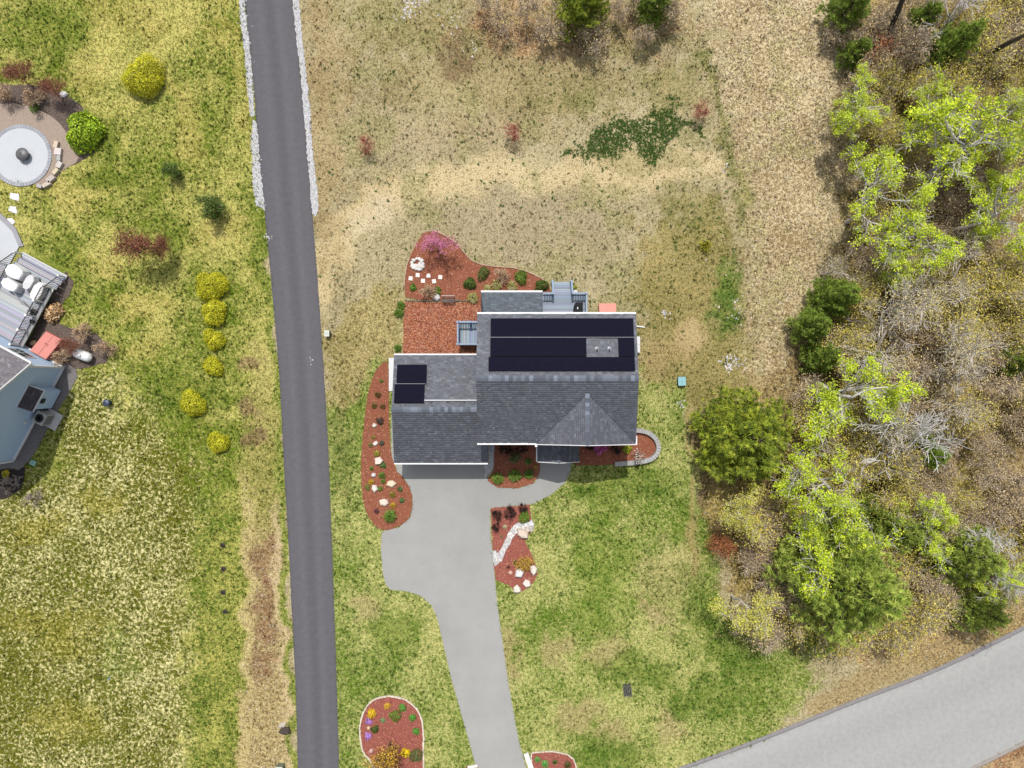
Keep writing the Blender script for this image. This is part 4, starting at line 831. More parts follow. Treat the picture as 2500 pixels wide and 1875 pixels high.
edging(BED_ISLE, 'pale stone edging around the island bed beside the lane', only=lambda x, y: y < 1900)
edging(BED_CORNER, 'pale stone edging around the corner bed right of the driveway end', 2.6, only=lambda x, y: y < 1900 and x > 1296)
edging(BED_BACK, 'thin row of pale stones edging the back bed', 2.2, only=lambda x, y: y < 700 and (x > 1040 or x < 1000), col=(206, 176, 152))
g = G(); a = P(1284, 1838); b_ = P(1302, 1890); g.beam((a.x, a.y, .07), (b_.x, b_.y, .07), .36, .16, C(250, 248, 246)); tag(g.build('granite_kerb', M_STONE), 'white granite kerb block between driveway and corner bed', 'kerb stone')
g = G(); a = P(1142, 1872); b_ = P(1166, 1868); g.beam((a.x, a.y, .06), (b_.x, b_.y, .06), .2, .14, C(246, 240, 232)); tag(g.build('granite_kerb', M_STONE), 'short pale kerb stone left of the driveway end', 'kerb stone')
# bench / trellis in the back bed, low stone row between the two back beds
bn = thing('garden_bench', 'small black slatted bench between the back bed and the bark square', 'bench', P(1096, 734))
for k in range(6): g = G(); g.box((0, -.16+k*.065, .42), (1.0, .035, .025)); g.build('slat', M_BLACK, bn)
for k in range(9): g = G(); g.beam((-.45+k*.112, .2, .42), (-.45+k*.112, .28, .8), .03, .02); g.build('back_spindle', M_BLACK, bn)
g = G(); g.beam((-.5, .28, .8), (.5, .28, .8), .05, .04); g.build('top_rail', plain('bench_top', C(190, 186, 180)), bn)
for xx in (-.45, .45):
    for yy in (-.15, .2): g = G(); g.box((xx, yy, .2), (.04, .04, .4)); g.build('leg', M_BLACK, bn)
dw = thing('dry_stone_row', 'thin row of weathered stones dividing the back bed from the bark square', 'stone edging'); rr = random.Random(9)
for k in range(34):
    px = 992+k*5.1
    if 1080 < px < 1113: continue
    p = P(px, 734+rr.uniform(-1, 1)); o = link('stone', rock_mesh(k, .09*rr.uniform(.7, 1.2), .1, C(150, 132, 112, rr.uniform(.7, 1.2)), 6), dw); o.location = (p.x, p.y, .03)
# service boxes
def service_box(name, label, px, py, w, d, h, col, topcol, cat='utility box', rz=0.0, lid=.04):
    t_ = thing(name, label, cat, P(px, py), rz); g = G(); g.prism([(-w/2+.03, -d/2), (w/2-.03, -d/2), (w/2, -d/2+.03), (w/2, d/2-.03), (w/2-.03, d/2), (-w/2+.03, d/2), (-w/2, d/2-.03), (-w/2, -d/2+.03)], 0, h); g.build('body', plain(name+'_body', C(*col), .6, .08), t_)
    g = G(); c = .1*w; W2, D2 = w/2+.02, d/2+.02; g.prism([(-W2+c, -D2), (W2-c, -D2), (W2, -D2+c), (W2, D2-c), (W2-c, D2), (-W2+c, D2), (-W2, D2-c), (-W2, -D2+c)], h, h+lid, inset=.04); ld_ = g.build('lid', plain(name+'_lid', C(*topcol), .55, .06), t_)
    g = G(); g.lathe([(.03, 0), (.03, .02), (0, .02)], (0, 0, h+lid), 10); g.build('bolt', M_BLACK, ld_); return t_
service_box('septic_cover', 'teal plastic box standing on the lawn right of the house', 1662, 931, .58, .66, .38, (20, 60, 70), (142, 196, 204), 'utility box', .05)
service_box('cable_pedestal', 'pale grey green utility box beside the lane left of the house', 802, 815, .36, .46, .5, (120, 130, 110), (214, 216, 206))
service_box('cable_pedestal', 'grey green utility box at the bottom edge by the lane', 687, 1872, .55, .6, .6, (110, 124, 112), (196, 206, 196))
service_box('valve_box', 'small pale teal lid in the grass beside the neighbour house', 82, 1130, .42, .36, .06, (110, 160, 150), (150, 196, 186), 'lid', -.4)
wc = thing('well_cap', 'round dark blue well cap on the left lawn', 'well cap', P(268, 983)); g = G(); g.lathe([(.2, 0), (.2, .42), (.26, .42), (.27, .5), (.22, .56), (0, .58)], (0, 0, 0), 20); g.build('casing', plain('well_blue', C(60, 74, 104), .5, .1), wc, True)
g = G(); g.lathe([(.05, 0), (.05, .05), (0, .05)], (-.03, .03, .575), 8); g.build('bolt', M_BLACK, wc)
cr = thing('wire_crate', 'black wire grate sunk in the front lawn', 'grate', P(1531, 1684), .12)
g = G(); g.box((0, 0, .006), (.62, .95, .02), col=C(46, 44, 40)); g.build('pit', M_VC, cr)
for k in range(5): g = G(); g.beam((-.3+k*.15, -.46, .22), (-.3+k*.15, .46, .12), .03, .03); g.build('bar', plain('grate_bar', C(110, 110, 106)), cr)
for k in range(7): g = G(); g.beam((-.3, -.45+k*.15, .24-k*.02), (.3, -.45+k*.15, .24-k*.02), .022, .022); g.build('bar', plain('grate_bar', C(110, 110, 106)), cr)
hs = thing('sprinkler', 'small pale blue sprinkler lying in the flecked left lawn', 'sprinkler', P(266, 1657), .6); g = G(); g.beam((-.16, 0, .03), (.16, 0, .03), .06, .05); g.build('base', plain('sprk', C(160, 190, 196)), hs); g = G(); g.beam((.05, .0, .05), (.2, .14, .1), .03, .03); g.build('arm', plain('sprk', C(160, 190, 196)), hs)

# ---------------------------------------------------------------- the neighbour's house at the left edge
NA = P(160, 897); NRZ = math.atan2(-.473, .881)
def nl(px, py, z=0.0):
    v = P(px, py, z)-Vector((NA.x, NA.y, 0)); c, s_ = math.cos(-NRZ), math.sin(-NRZ); return Vector((v.x*c-v.y*s_, v.x*s_+v.y*c, z))
nh = thing('house', 'blue clapboard house with grey roof at the left edge', 'house', (NA.x, NA.y, 0), NRZ)
msid, t, n, b = newmat('blue_clapboard')
tc = n.new('ShaderNodeTexCoord'); sp_ = n.new('ShaderNodeSeparateXYZ'); t.links.new(tc.outputs['Object'], sp_.inputs[0])
m1 = n.new('ShaderNodeMath'); m1.operation = 'MULTIPLY'; m1.inputs[1].default_value = 1/.11; t.links.new(sp_.outputs['Z'], m1.inputs[0])
m2 = n.new('ShaderNodeMath'); m2.operation = 'FRACT'; t.links.new(m1.outputs[0], m2.inputs[0])
bp = n.new('ShaderNodeBump'); bp.inputs['Strength'].default_value = .5; bp.inputs['Distance'].default_value = .012; bp.invert = True; t.links.new(m2.outputs[0], bp.inputs['Height']); t.links.new(bp.outputs[0], b.inputs['Normal'])
b.inputs['Base Color'].default_value = (*C(200, 226, 254), 1); b.inputs['Roughness'].default_value = .6
NW, ND, NE = 8.25, 15.0, 4.75; NAP = NE+NW/2*.78
g = G()
g.add([(0, 0, .3), (0, -NW, .3), (0, -NW, NE), (0, -NW/2, NAP), (0, 0, NE), (-ND, 0, .3), (-ND, -NW, .3), (-ND, -NW, NE), (-ND, -NW/2, NAP), (-ND, 0, NE)], [(0, 4, 3, 2, 1), (5, 6, 7, 8, 9), (0, 5, 9, 4), (1, 2, 7, 6)]); g.build('wall', msid, nh)
g = G(); g.box((-ND/2, -NW/2, .14), (ND+.02, NW+.02, .34)); g.build('foundation', plain('foundation', C(190, 190, 192), .9, .08), nh)
for yy in (0, -NW): g = G(); g.box((.01, yy, NE/2+.15), (.14, .14, NE-.3)); g.build('corner_board', M_WHITE, nh)
g = G(); g.box((.05, -NW/2, .33), (.1, NW-.2, .16)); g.build('skirt_board', M_WHITE, nh); g = G(); g.box((-2, .05, .33), (4, .1, .14)); g.build('skirt_board', M_WHITE, nh)
OV = .3; k_ = .78
g = G(); slab(g, [(OV, .35, NE-.35*k_+.1), (-ND, .35, NE-.35*k_+.1), (-ND, -NW/2, NAP+.1), (OV, -NW/2, NAP+.1)]); slab(g, [(OV, -NW-.35, NE-.35*k_+.1), (-ND, -NW-.35, NE-.35*k_+.1), (-ND, -NW/2, NAP+.1), (OV, -NW/2, NAP+.1)])
nroof = g.build('roof', M_SHEATH, nh); ln = math.hypot(NW/2+.35, (NW/2+.35)*k_)
add_shingles(nroof, (OV, .35, NE-.35*k_+.1), (-1, 0, 0), (0, -1, k_), [(0, 0), (6, 0), (6, ln), (0, ln)], 20, base=(140, 136, 142))
bar('gutter', (OV, .42, NE-.35*k_+.03), (-ND, .42, NE-.35*k_+.03), .13, .12, M_WHITE, nh)
bar('rake_board', (OV+.02, .36, NE-.35*k_+.0), (OV+.02, -NW/2, NAP), .05, .2, M_WHITE, nh); bar('rake_board', (OV+.02, -NW-.36, NE-.35*k_+.0), (OV+.02, -NW/2, NAP), .05, .2, M_WHITE, nh)
def nwin(x, z, w, h):
    g = G(); g.box((x, .02, z), (w, .08, h)); fr = g.build('window', M_WHITE, nh)
    for i in (-1, 1):
        for j in (-1, 1): g = G(); g.box((x+i*w*.235, .07, z+j*h*.235), (w*.40, .02, h*.38)); g.build('pane', M_GLASS, fr)
nwin(-2.1, 2.35, 1.5, 1.35); nwin(-5.9, 2.2, 1.9, 1.9)
# fireplace bump-out
bo = G(); by0, by1, bz = -3.25, -1.7, 2.55
bo.box((.33, (by0+by1)/2, bz/2+.1), (.66, by1-by0, bz-.2)); bo.build('bumpout_wall', msid, nh)
g = G(); slab(g, [(-.02, by1+.12, bz+.55), (-.02, by0-.12, bz+.55), (.85, by0-.12, bz-.02), (.85, by1+.12, bz-.02)], .08); br_ = g.build('bumpout_roof', M_SHEATH, nh)
add_shingles(br_, (.85, by0-.12, bz-.02), (0, 1, 0), (-.87, 0, .57), [(0, 0), (by1-by0+.24, 0), (by1-by0+.24, 1.04), (0, 1.04)], 21, base=(84, 80, 86))
bar('gutter', (.87, by0-.12, bz-.06), (.87, by1+.12, bz-.06), .07, .08, M_WHITE, nh); bar('flashing', (.02, by0-.12, bz+.6), (.02, by1+.12, bz+.6), .07, .05, M_WHITE, nh)
bar('rake_board', (.0, by1+.14, bz+.5), (.85, by1+.14, bz-.06), .04, .08, M_WHITE, nh)
g = G(); g.box((.70, -2.55, 1.75), (.14, .36, .36)); g.build('flue_vent', M_BLACK, nh)
g = G(); g.box((.06, -4.75, 1.4), (.1, .18, .2)); g.build('wall_box', M_WHITE, nh)
# heat pump
hp_ = thing('heat_pump', 'grey heat pump with round fan beside the blue wall', 'heat pump', (NA.x, NA.y, 0), NRZ)
g = G(); g.box((1.05, -4.05, .06), (1.25, 1.35, .12)); g.build('pad', plain('pad_grey', C(206, 206, 204), .9, .05), hp_)
g = G(); g.box((.72, -4.05, .62), (.82, .9, 1.0)); bx_ = g.build('case', plain('ac_case', C(200, 198, 190), .5, .05), hp_); g = G(); g.box((1.14, -4.05, .62), (.03, .74, .8)); g.build('grille', plain('ac_grille', C(130, 130, 130), .7, .1), hp_)
g = G(); g.lathe([(.34, 1.125), (.34, 1.14), (0, 1.14)], (.72, -4.05, 0), 28); fan_ = g.build('fan_opening', M_BLACK, hp_)
for k in range(4): g = G(); a = k*1.57; g.beam((.72+.05*math.cos(a), -4.05+.05*math.sin(a), 1.15), (.72+.3*math.cos(a), -4.05+.3*math.sin(a), 1.145), .1, .01); g.build('blade', plain('fan_blade', C(190, 190, 190)), fan_)
for k in range(3): g = G(); g.lathe([(.1+.1*k, 1.16), (.115+.1*k, 1.165), (.13+.1*k, 1.16)], (.72, -4.05, 0), 24); g.build('guard_ring', M_BLACK, hp_)
g = G(); g.beam((.05, -3.5, .8), (.5, -3.65, .7), .06, .06); g.build('refrigerant_pipe', M_BLACK, hp_)
# deck
nd = thing('deck', 'pale grey deck with white posts and dark balusters at the left edge', 'deck', (NA.x, NA.y, 0), NRZ)
dz2 = .85; dx0, dx1_ = -7.1, -3.35; dy1 = 5.1
GREYB = [C(186, 188, 196), C(200, 202, 210), C(176, 178, 186)]
boards(nd, -9.0, dx1_, .06, dy1, dz2, 'x', .15, GREYB, 30)
for i in range(3): boards(nd, dx0+.1, dx1_+.25, dy1+.42*i, dy1+.42*(i+1), dz2-.2*(i+1), 'x', .14, GREYB, 31+i)
g = G(); g.beam((dx0+.1, dy1+1.28, dz2-.62), (dx1_+.25, dy1+1.28, dz2-.62), .05, .12); g.build('riser', M_WHITE, nd)
g = G(); g.box((-6.4, dy1/2, dz2-.15), (5.2, dy1-.1, .2)); g.build('frame', M_FRM, nd)
g = G(); g.beam((dx1_+.02, .05, dz2-.12), (dx1_+.02, dy1, dz2-.12), .04, .26); g.build('fascia', M_WHITE, nd); g = G(); g.beam((dx1_+.13, .05, dz2+.0), (dx1_+.13, dy1, dz2+.0), .2, .04); g.build('fascia_cap', plain('cap_grey', C(222, 220, 216), .6, .04), nd)
M_BAL = plain('dark_baluster', C(40, 40, 44), .5, .1)
railing(nd, (dx1_-.06, .1), (dx1_-.06, dy1), dz2, 1.0, (0, .25, .5, .75, 1), .12, M_BAL, M_BAL, .03, .05, .12, M_WHITE); railing(nd, (dx0, 1.4), (dx0, dy1), dz2, 1.0, (0, .5, 1), .12, M_BAL, M_BAL, .03, .05, .12, M_WHITE)
for xx in (dx0, dx1_+.1): 
    g = G(); g.beam((xx, dy1, dz2+1.0), (xx, dy1+1.1, .95), .05, .05); g.build('rail', M_BAL, nd)
    for k in range(6): yy = dy1+.15+k*.16; g = G(); g.beam((xx, yy, .3), (xx, yy, dz2+.95-.15-k*.13), .03, .03); g.build('baluster', M_BAL, nd)
    g = G(); g.box((xx, dy1+1.12, .55), (.12, .12, 1.0)); g.build('post', M_WHITE, nd)
pth = thing('side_patio', 'pale concrete patio beyond the neighbour deck railing', 'patio', (NA.x, NA.y, 0), NRZ)
g = G(); g.prism([(-12, 1.0), (-7.6, 1.0), (-7.6, 6.6), (-8.6, 7.4), (-12, 8.4)], -.03, .10); g.build('slab', plain('patio_pale', C(224, 228, 234)), pth); g = G(); g.prism([(-12, 8.4), (-8.6, 7.4), (-7.6, 6.6), (-7.3, 6.8), (-8.5, 7.75), (-12, 8.75)], -.03, .12); g.build('border', plain('border_grey', C(170, 168, 176), .9, .08), pth)
M_COV = plain('white_cover', C(250, 250, 250), .6, .05, 3, .4, 4); M_COV2 = plain('grey_cover', C(226, 226, 228), .6, .05, 3, .3, 4)
def covered(px, py, z, poly, h, label, mat, name='covered_chair', cat='covered chair', inset=.18):
    q = nl(px, py, z+h*.7); t_ = thing(name, label, cat, Vector((NA.x, NA.y, 0))+Matrix.Rotation(NRZ, 3, 'Z') @ Vector((q.x, q.y, z)), NRZ)
    rr = random.Random(int(px)); rings = [(1.04, 0), (1.0, h*.45), (.96, h*.86), (.88, h*.98), (.45, h*1.02)]; p = chaikin(poly, 1); g = G(); m = len(p)
    vs = [(x*s*(1+rr.uniform(-.03, .03)), y*s*(1+rr.uniform(-.03, .03)), zz+rr.uniform(-.02, .02)) for s, zz in rings for x, y in p]; fs = [(j*m+i, j*m+(i+1) % m, (j+1)*m+(i+1) % m, (j+1)*m+i) for j in range(4) for i in range(m)]+[tuple(4*m+i for i in range(m))]
    g.add(vs, fs); g.build('cover', mat, t_, False); g = G()
    for i in (-1, 1):
        for j in (-1, 1): g.box((i*.3, j*.25, .04), (.05, .05, .08))
    g.build('foot', M_BLACK, t_); return t_
covered(38, 664, dz2, [(-.75, -.5), (.6, -.55), (.75, 0), (.55, .5), (-.7, .5)], .75, 'large rounded white covered chair nearest the neighbour steps', M_COV)
covered(27, 696, dz2, [(-.7, -.4), (.6, -.45), (.7, .1), (.5, .4), (-.7, .42)], .75, 'crumpled white covered chair below the large rounded one', M_COV)
covered(72, 690, dz2, [(-.36, -.62), (.36, -.62), (.36, .62), (-.36, .62)], .55, 'flat grey covered table between the white covers', M_COV2, 'covered_table', 'covered table')
covered(93, 712, dz2, [(-.42, -.75), (.35, -.75), (.45, 0), (.35, .75), (-.42, .7)], .6, 'white covered bench against the dark balusters', M_COV, 'covered_bench', 'covered bench')
um = thing('folded_umbrella', 'folded white patio umbrella lying over the neighbour deck', 'umbrella', Vector((NA.x, NA.y, 0))+Matrix.Rotation(NRZ, 3, 'Z') @ Vector((nl(58, 736, 1.6).x, nl(58, 736, 1.6).y, dz2)), NRZ)
g = G(); g.add([(-.95, .35, 1.0), (.55, -.25, .75), (.75, -.6, .6), (.5, -.75, .55), (-.1, -.3, .7), (-.2, .05, 1.05)], [(0, 5, 1), (5, 4, 1), (1, 4, 3, 2), (0, 4, 5)]); g.add([(-.95, .35, .98), (.55, -.25, .73), (.75, -.6, .58), (.5, -.75, .53), (-.1, -.3, .68), (-.2, .05, 1.0)], [(0, 1, 5), (5, 1, 4), (1, 2, 3, 4), (0, 5, 4)]); g.build('canopy', M_COV2, um)
g = G(); g.beam((.6, -.55, 0), (.55, -.5, .75), .06, .06); g.box((.6, -.55, .04), (.5, .5, .08)); g.build('stand', M_BLACK, um)
pot = nl(82, 786, .95); o = thing('planter', 'small black planter against the neighbour deck balusters', 'planter', Vector((NA.x, NA.y, 0))+Matrix.Rotation(NRZ, 3, 'Z') @ Vector((pot.x-.05, pot.y, dz2))); g = G(); g.lathe([(.12, 0), (.17, .28), (.14, .28), (.12, .2)], (0, 0, 0), 14); g.build('pot', M_BLACK, o)
q = nl(124, 842); o = bulkhead('cellar_bulkhead', 'red cellar hatch against the neighbour house wall', Vector((NA.x, NA.y, 0))+Matrix.Rotation(NRZ, 3, 'Z') @ Vector((-1.75, .1, 0)), NRZ, 1.42, 1.75, .95, .35, plain('primer_red2', C(214, 120, 108), .6, .04, 2))
tk = thing('gas_tank', 'white oblong tank with rounded ends among dry shrubs', 'tank', P(212, 868), -.38)
g = G(); n8 = 16; prof = [(-.72, .05), (-.68, .22), (-.55, .34), (-.3, .38), (.3, .38), (.55, .34), (.68, .22), (.72, .05)]
vs = [(x, r_*math.cos(6.283*i/n8), .52+r_*math.sin(6.283*i/n8)) for x, r_ in prof for i in range(n8)]; g.add(vs, [(j*n8+i, j*n8+(i+1) % n8, (j+1)*n8+(i+1) % n8, (j+1)*n8+i) for j in range(7) for i in range(n8)]+[tuple(range(n8)), tuple(reversed(range(7*n8, 8*n8)))]); g.build('shell', plain('tank_white', C(252, 252, 252), .4, .02), tk, True)
for s_ in (-.4, .4): g = G(); g.box((s_, 0, .1), (.12, .5, .22)); g.build('leg', plain('tank_white', C(252, 252, 252)), tk)
g = G(); g.lathe([(.13, .86), (.13, .98), (.09, 1.02), (0, 1.03)], (0, 0, 0), 14); g.build('valve_dome', plain('tank_white', C(252, 252, 252)), tk)

# ---------------------------------------------------------------- plants
def leaf_arrays(cen, nrm, size, aspect, cols, rng, spread=.6):
    n = len(cen); d = nrm+rng.normal(0, spread, (n, 3)); d /= np.linalg.norm(d, axis=1)[:, None]+1e-9
    a = np.cross(d, rng.normal(0, 1, (n, 3))); a /= np.linalg.norm(a, axis=1)[:, None]+1e-9; b_ = np.cross(d, a); s_ = (size*rng.uniform(.6, 1.4, n))[:, None]
    return np.stack([cen-a*s_*.5, cen+b_*s_*aspect*.5+d*s_*.08, cen+a*s_*.5, cen-b_*s_*aspect*.5+d*s_*.08], 1).reshape(-1, 3), np.arange(n*4).reshape(n, 4), cols
def tube_arrays(branches, sides):
    V = []; F = []
    for pts, rad, lev in branches:
        k = sides[min(lev, len(sides)-1)]; m = len(pts); base = len(V); d = None
        for i in range(m):
            t_ = pts[min(i+1, m-1)]-pts[max(i-1, 0)]; t_ = t_/(np.linalg.norm(t_)+1e-9); ref = np.array([0, 0, 1.]) if abs(t_[2]) < .9 else np.array([1., 0, 0]); x = np.cross(t_, ref); x /= np.linalg.norm(x); y = np.cross(t_, x)
            for j in range(k): a = 6.2832*j/k; V.append(pts[i]+(x*math.cos(a)+y*math.sin(a))*rad[i])
        for i in range(m-1):
            for j in range(k): F.append((base+i*k+j, base+i*k+(j+1) % k, base+(i+1)*k+(j+1) % k, base+(i+1)*k+j))
    return np.array(V), np.array(F)
def grow(rng, h, r0, maxlev=3, kids=(3, 5), ratio=(.5, .75), ang=(.45, 1.0), trunk=.4, up=.25, wob=.14, twig=.012):
    br = []; tips = []
    def rec(p, d, L, r, lev):
        m = 5 if lev < 2 else 3; pts = [p]
        for i in range(m):
            d = d+rng.normal(0, wob, 3)+np.array([0, 0, up*.25]); d = d/np.linalg.norm(d); p = p+d*L/m; pts.append(p)
        rad = np.linspace(r, max(twig, r*.6), m+1); br.append((pts, rad, lev))
        if lev >= 1:
            tips.extend([(q, d, lev) for q in (pts[1:] if lev >= maxlev else pts[-1:])])
        if lev >= maxlev: return
        for c in range(rng.integers(*kids)+ (1 if lev == 0 else 0)):
            t_ = rng.uniform(trunk if lev == 0 else .25, 1); f_ = t_*m; i = min(int(f_), m-1); q = pts[i]+(pts[i+1]-pts[i])*(f_-i); a = rng.uniform(*ang); v = rng.normal(0, 1, 3); v -= d*v.dot(d); v /= np.linalg.norm(v)
            nd_ = d*math.cos(a)+v*math.sin(a); rec(q, nd_, L*rng.uniform(*ratio)*(1 if lev else .8), max(twig, rad[i]*.55), lev+1)
    rec(np.zeros(3), np.array([rng.normal(0, .06), rng.normal(0, .06), 1.]), h*.62, r0, 0)
    return br, tips
def tree_meshes(seed, h, r0, barkcols, leafcols, nleaf, lsize, clus=.45, frac=.6, per=None, sides=(7, 5, 4, 3, 3), blossom=False, **kw):
    rng = np.random.default_rng(seed); br, tips = grow(rng, h, r0, **kw); V, F = tube_arrays(br, sides); bc = np.array([C(*c) for c in barkcols])
    wood = bulk('trunk', V, F, bc[rng.integers(0, len(bc), len(F))]*rng.uniform(.85, 1.1, (len(F), 1)), [M_BARK])
    crown = None
    if nleaf:
        pts = np.array([t_[0] for t_ in tips]); top = pts[:, 2].max(); w = (rng.random(len(pts)) < frac); pts = pts[w] if w.sum() > 3 else pts
        k = rng.integers(0, len(pts), nleaf); ctint = rng.uniform(.75, 1.2, len(pts)); off = rng.normal(0, clus, (nleaf, 3))*np.array([1, 1, .6]); cen = pts[k]+off; cen[:, 2] = np.maximum(cen[:, 2], .15)
        lc = np.array([C(*c) for c in leafcols]); cols = 2.0*lc[rng.integers(0, len(lc), nleaf)]*ctint[k][:, None]*rng.uniform(.8, 1.2, (nleaf, 1))
        crown = bulk('crown', *leaf_arrays(cen, np.tile([0, 0, 1.], (nleaf, 1)), lsize, .6, cols, rng), [M_LEAF])
    return wood, crown
def conifer_meshes(seed, h, R, cols, tufts, per, nlen, nwid, layers=9, droop=-.1, barkcol=(96, 80, 66), shape=.8):
    rng = np.random.default_rng(seed); br = []; cen = []; dirs = []
    br.append(([np.array([0, 0, 0.]), np.array([0, 0, h*.5]), np.array([0, 0, h*.98])], [h*.022, h*.014, .02], 0))
    for l in range(layers):
        f_ = (l+.4)/layers; z = h*(.14+.84*f_); Rl = R*(1-f_)**shape*rng.uniform(.85, 1.1)+.12; nb = int(7-3*f_)+rng.integers(0, 2); a0 = rng.uniform(0, 6.28)
        for k in range(nb):
            a = a0+6.283*k/nb+rng.normal(0, .18); L = Rl*rng.uniform(.65, 1.18); d = np.array([math.cos(a), math.sin(a), droop+.45*f_]); pts = [np.array([0, 0, z])+d*L*q+np.array([0, 0, .18*L*q*q]) for q in (0, .35, .7, 1)]
            br.append((pts, [.045, .03, .02, .01], 1)); m = max(3, int(tufts*L/R/ (layers*4)))
            for _ in range(m):
                q = rng.uniform(.25, 1.03)**.8; sp = L*.26*(1.15-q*.7); c = np.array([0, 0, z])+d*L*q+np.array([0, 0, .18*L*q*q])+np.array([-math.sin(a), math.cos(a), 0])*rng.normal(0, sp)+np.array([0, 0, rng.normal(0, .07*R)]); cen.append(c); dirs.append(d+np.array([-math.sin(a), math.cos(a), 0])*rng.normal(0, .5))
    cen = np.array(cen); dirs = np.array(dirs); n = len(cen); N = n*per; c = np.repeat(cen, per, 0); d = np.repeat(dirs, per, 0)+rng.normal(0, .75, (N, 3))+np.array([0, 0, .35]); d /= np.linalg.norm(d, axis=1)[:, None]; s_ = np.cross(d, rng.normal(0, 1, (N, 3))); s_ /= np.linalg.norm(s_, axis=1)[:, None]
    L = (nlen*rng.uniform(.6, 1.2, N))[:, None]; V = np.stack([c-s_*nwid, c+s_*nwid, c+d*L], 1).reshape(-1, 3)
    lc = np.array([C(*q) for q in cols]); tint = rng.uniform(.7, 1.25, n); kk = rng.integers(0, len(lc), n); cc = np.repeat(2.3*lc[kk]*tint[:, None], per, 0)*rng.uniform(.8, 1.2, (N, 1))
    Vt, Ft = tube_arrays(br, (6, 4)); wood = bulk('trunk', Vt, Ft, np.tile(C(*barkcol), (len(Ft), 1)), [M_BARK])
    return wood, bulk('crown', V, np.arange(N*3).reshape(N, 3), cc, [M_LEAF])
def place_tree(name, meshes, px, py, zc, scale, label, cat='tree', group=None, rz=None, sz=1.0, parts=('trunk', 'crown')):
    p = P(px, py, zc); o = thing(name, label, cat, (p.x, p.y, 0), rz if rz is not None else (px*.37+py*.11) % 6.28, group); o.scale = (scale, scale, scale*sz)
    link(parts[0], meshes[0], o)
    if meshes[1] is not None: link(parts[1], meshes[1], o)
    return o
GREYBK = [(238, 232, 224), (220, 212, 202), (250, 246, 240)]; DKBK = [(110, 98, 88), (84, 74, 66), (130, 118, 106)]
LIME = [(192, 206, 48), (174, 194, 42), (208, 216, 66), (150, 176, 40)]; OLIVE = [(206, 192, 84), (186, 176, 70), (162, 160, 62), (220, 204, 104), (196, 172, 92)]
T_L = [tree_meshes(100+i, 8.6, .19, GREYBK, LIME, 8500, .125, .17, .12, maxlev=4, kids=(4, 6), trunk=.22, twig=.013, ang=(.5, 1.15), up=.12) for i in range(3)]
T_B = [tree_meshes(120+i, 7.6, .13, [(240, 230, 216), (222, 208, 192), (250, 242, 232)], [(206, 192, 130)], 1500, .09, .45, .3, maxlev=4, kids=(4, 6), twig=.016, trunk=.2) for i in range(2)]
T_B.append(tree_meshes(124, 8.0, .15, [(250, 246, 240), (236, 230, 222), (255, 252, 248)], None, 0, .1, maxlev=4, kids=(3, 6), twig=.018, up=.0))
T_S = [tree_meshes(130+i, 3.6, .035, [(222, 206, 178), (200, 182, 154), (236, 222, 198)], OLIVE, 2200, .085, .30, .8, maxlev=3, kids=(6, 9), trunk=.15, twig=.012) for i in range(3)]
T_T = [tree_meshes(140+i, 3.2, .035, [(222, 204, 182), (200, 180, 156)], [(206, 182, 134), (186, 162, 116), (220, 198, 156)], 1000, .08, .30, .8, maxlev=3, kids=(6, 9), trunk=.1, twig=.012) for i in range(2)]
T_P = [conifer_meshes(150+i, 7.5, 3.0, [(134, 152, 62), (152, 166, 74), (116, 138, 54), (168, 178, 88)], 4200, 18, .25, .021, 13) for i in range(2)]
T_D = [conifer_meshes(155+i, 6.0, 1.9, [(120, 142, 54), (104, 126, 46), (138, 156, 66)], 2400, 17, .23, .021, 12) for i in range(2)]
T_H = [conifer_meshes(160, 7.5, 3.1, [(140, 152, 46), (120, 136, 42), (160, 168, 58), (92, 108, 38)], 4600, 17, .29, .024, 13, -.05, shape=.6)]
T_Y = [tree_meshes(165, 6.0, .09, GREYBK, [(196, 190, 76), (176, 178, 70), (208, 200, 104)], 3000, .11, .24, .35, maxlev=4, kids=(3, 5))]
T_TALL = [tree_meshes(170+i, 17, .24, DKBK, [(160, 150, 70)], 1600, .15, .5, .5, maxlev=3, kids=(4, 7), trunk=.72) for i in range(2)]

WG = 'trees in the woods'
for i, (px, py, s_, lab) in enumerate(((2390, 370, 1.25, 'largest lime green leafing tree at the upper right edge'), (2195, 480, 1.05, 'lime leafing tree with grey limbs at the wood edge, upper right'), (2260, 590, .9, 'lime leafing tree just below the largest one'), (2100, 930, 1.1, 'lime leafing tree above right of the feathery evergreen'), (2030, 1180, 1.0, 'lime leafing tree between the feathery evergreen and the broad pine'), (2075, 1390, 1.05, 'lime leafing tree rising through the broad pine'), (2150, 250, .75, 'pale lime wispy tree below the rust coloured shrub'), (2460, 1440, .65, 'small lime leafing tree at the right edge above the street'), (2280, 1290, .75, 'light green leafing tree right of the broad pine'), (2440, 520, .95, 'lime leafing tree at the right edge under the largest one'), (2480, 270, .8, 'lime leafing tree cut by the right edge near the top'), (2330, 250, .8, 'lime leafing tree between the wispy and the largest one'))):
    place_tree('leafing_tree', T_L[i % 3], px, py, 7.0*s_, s_, lab, 'tree', WG, rz=i*1.3)
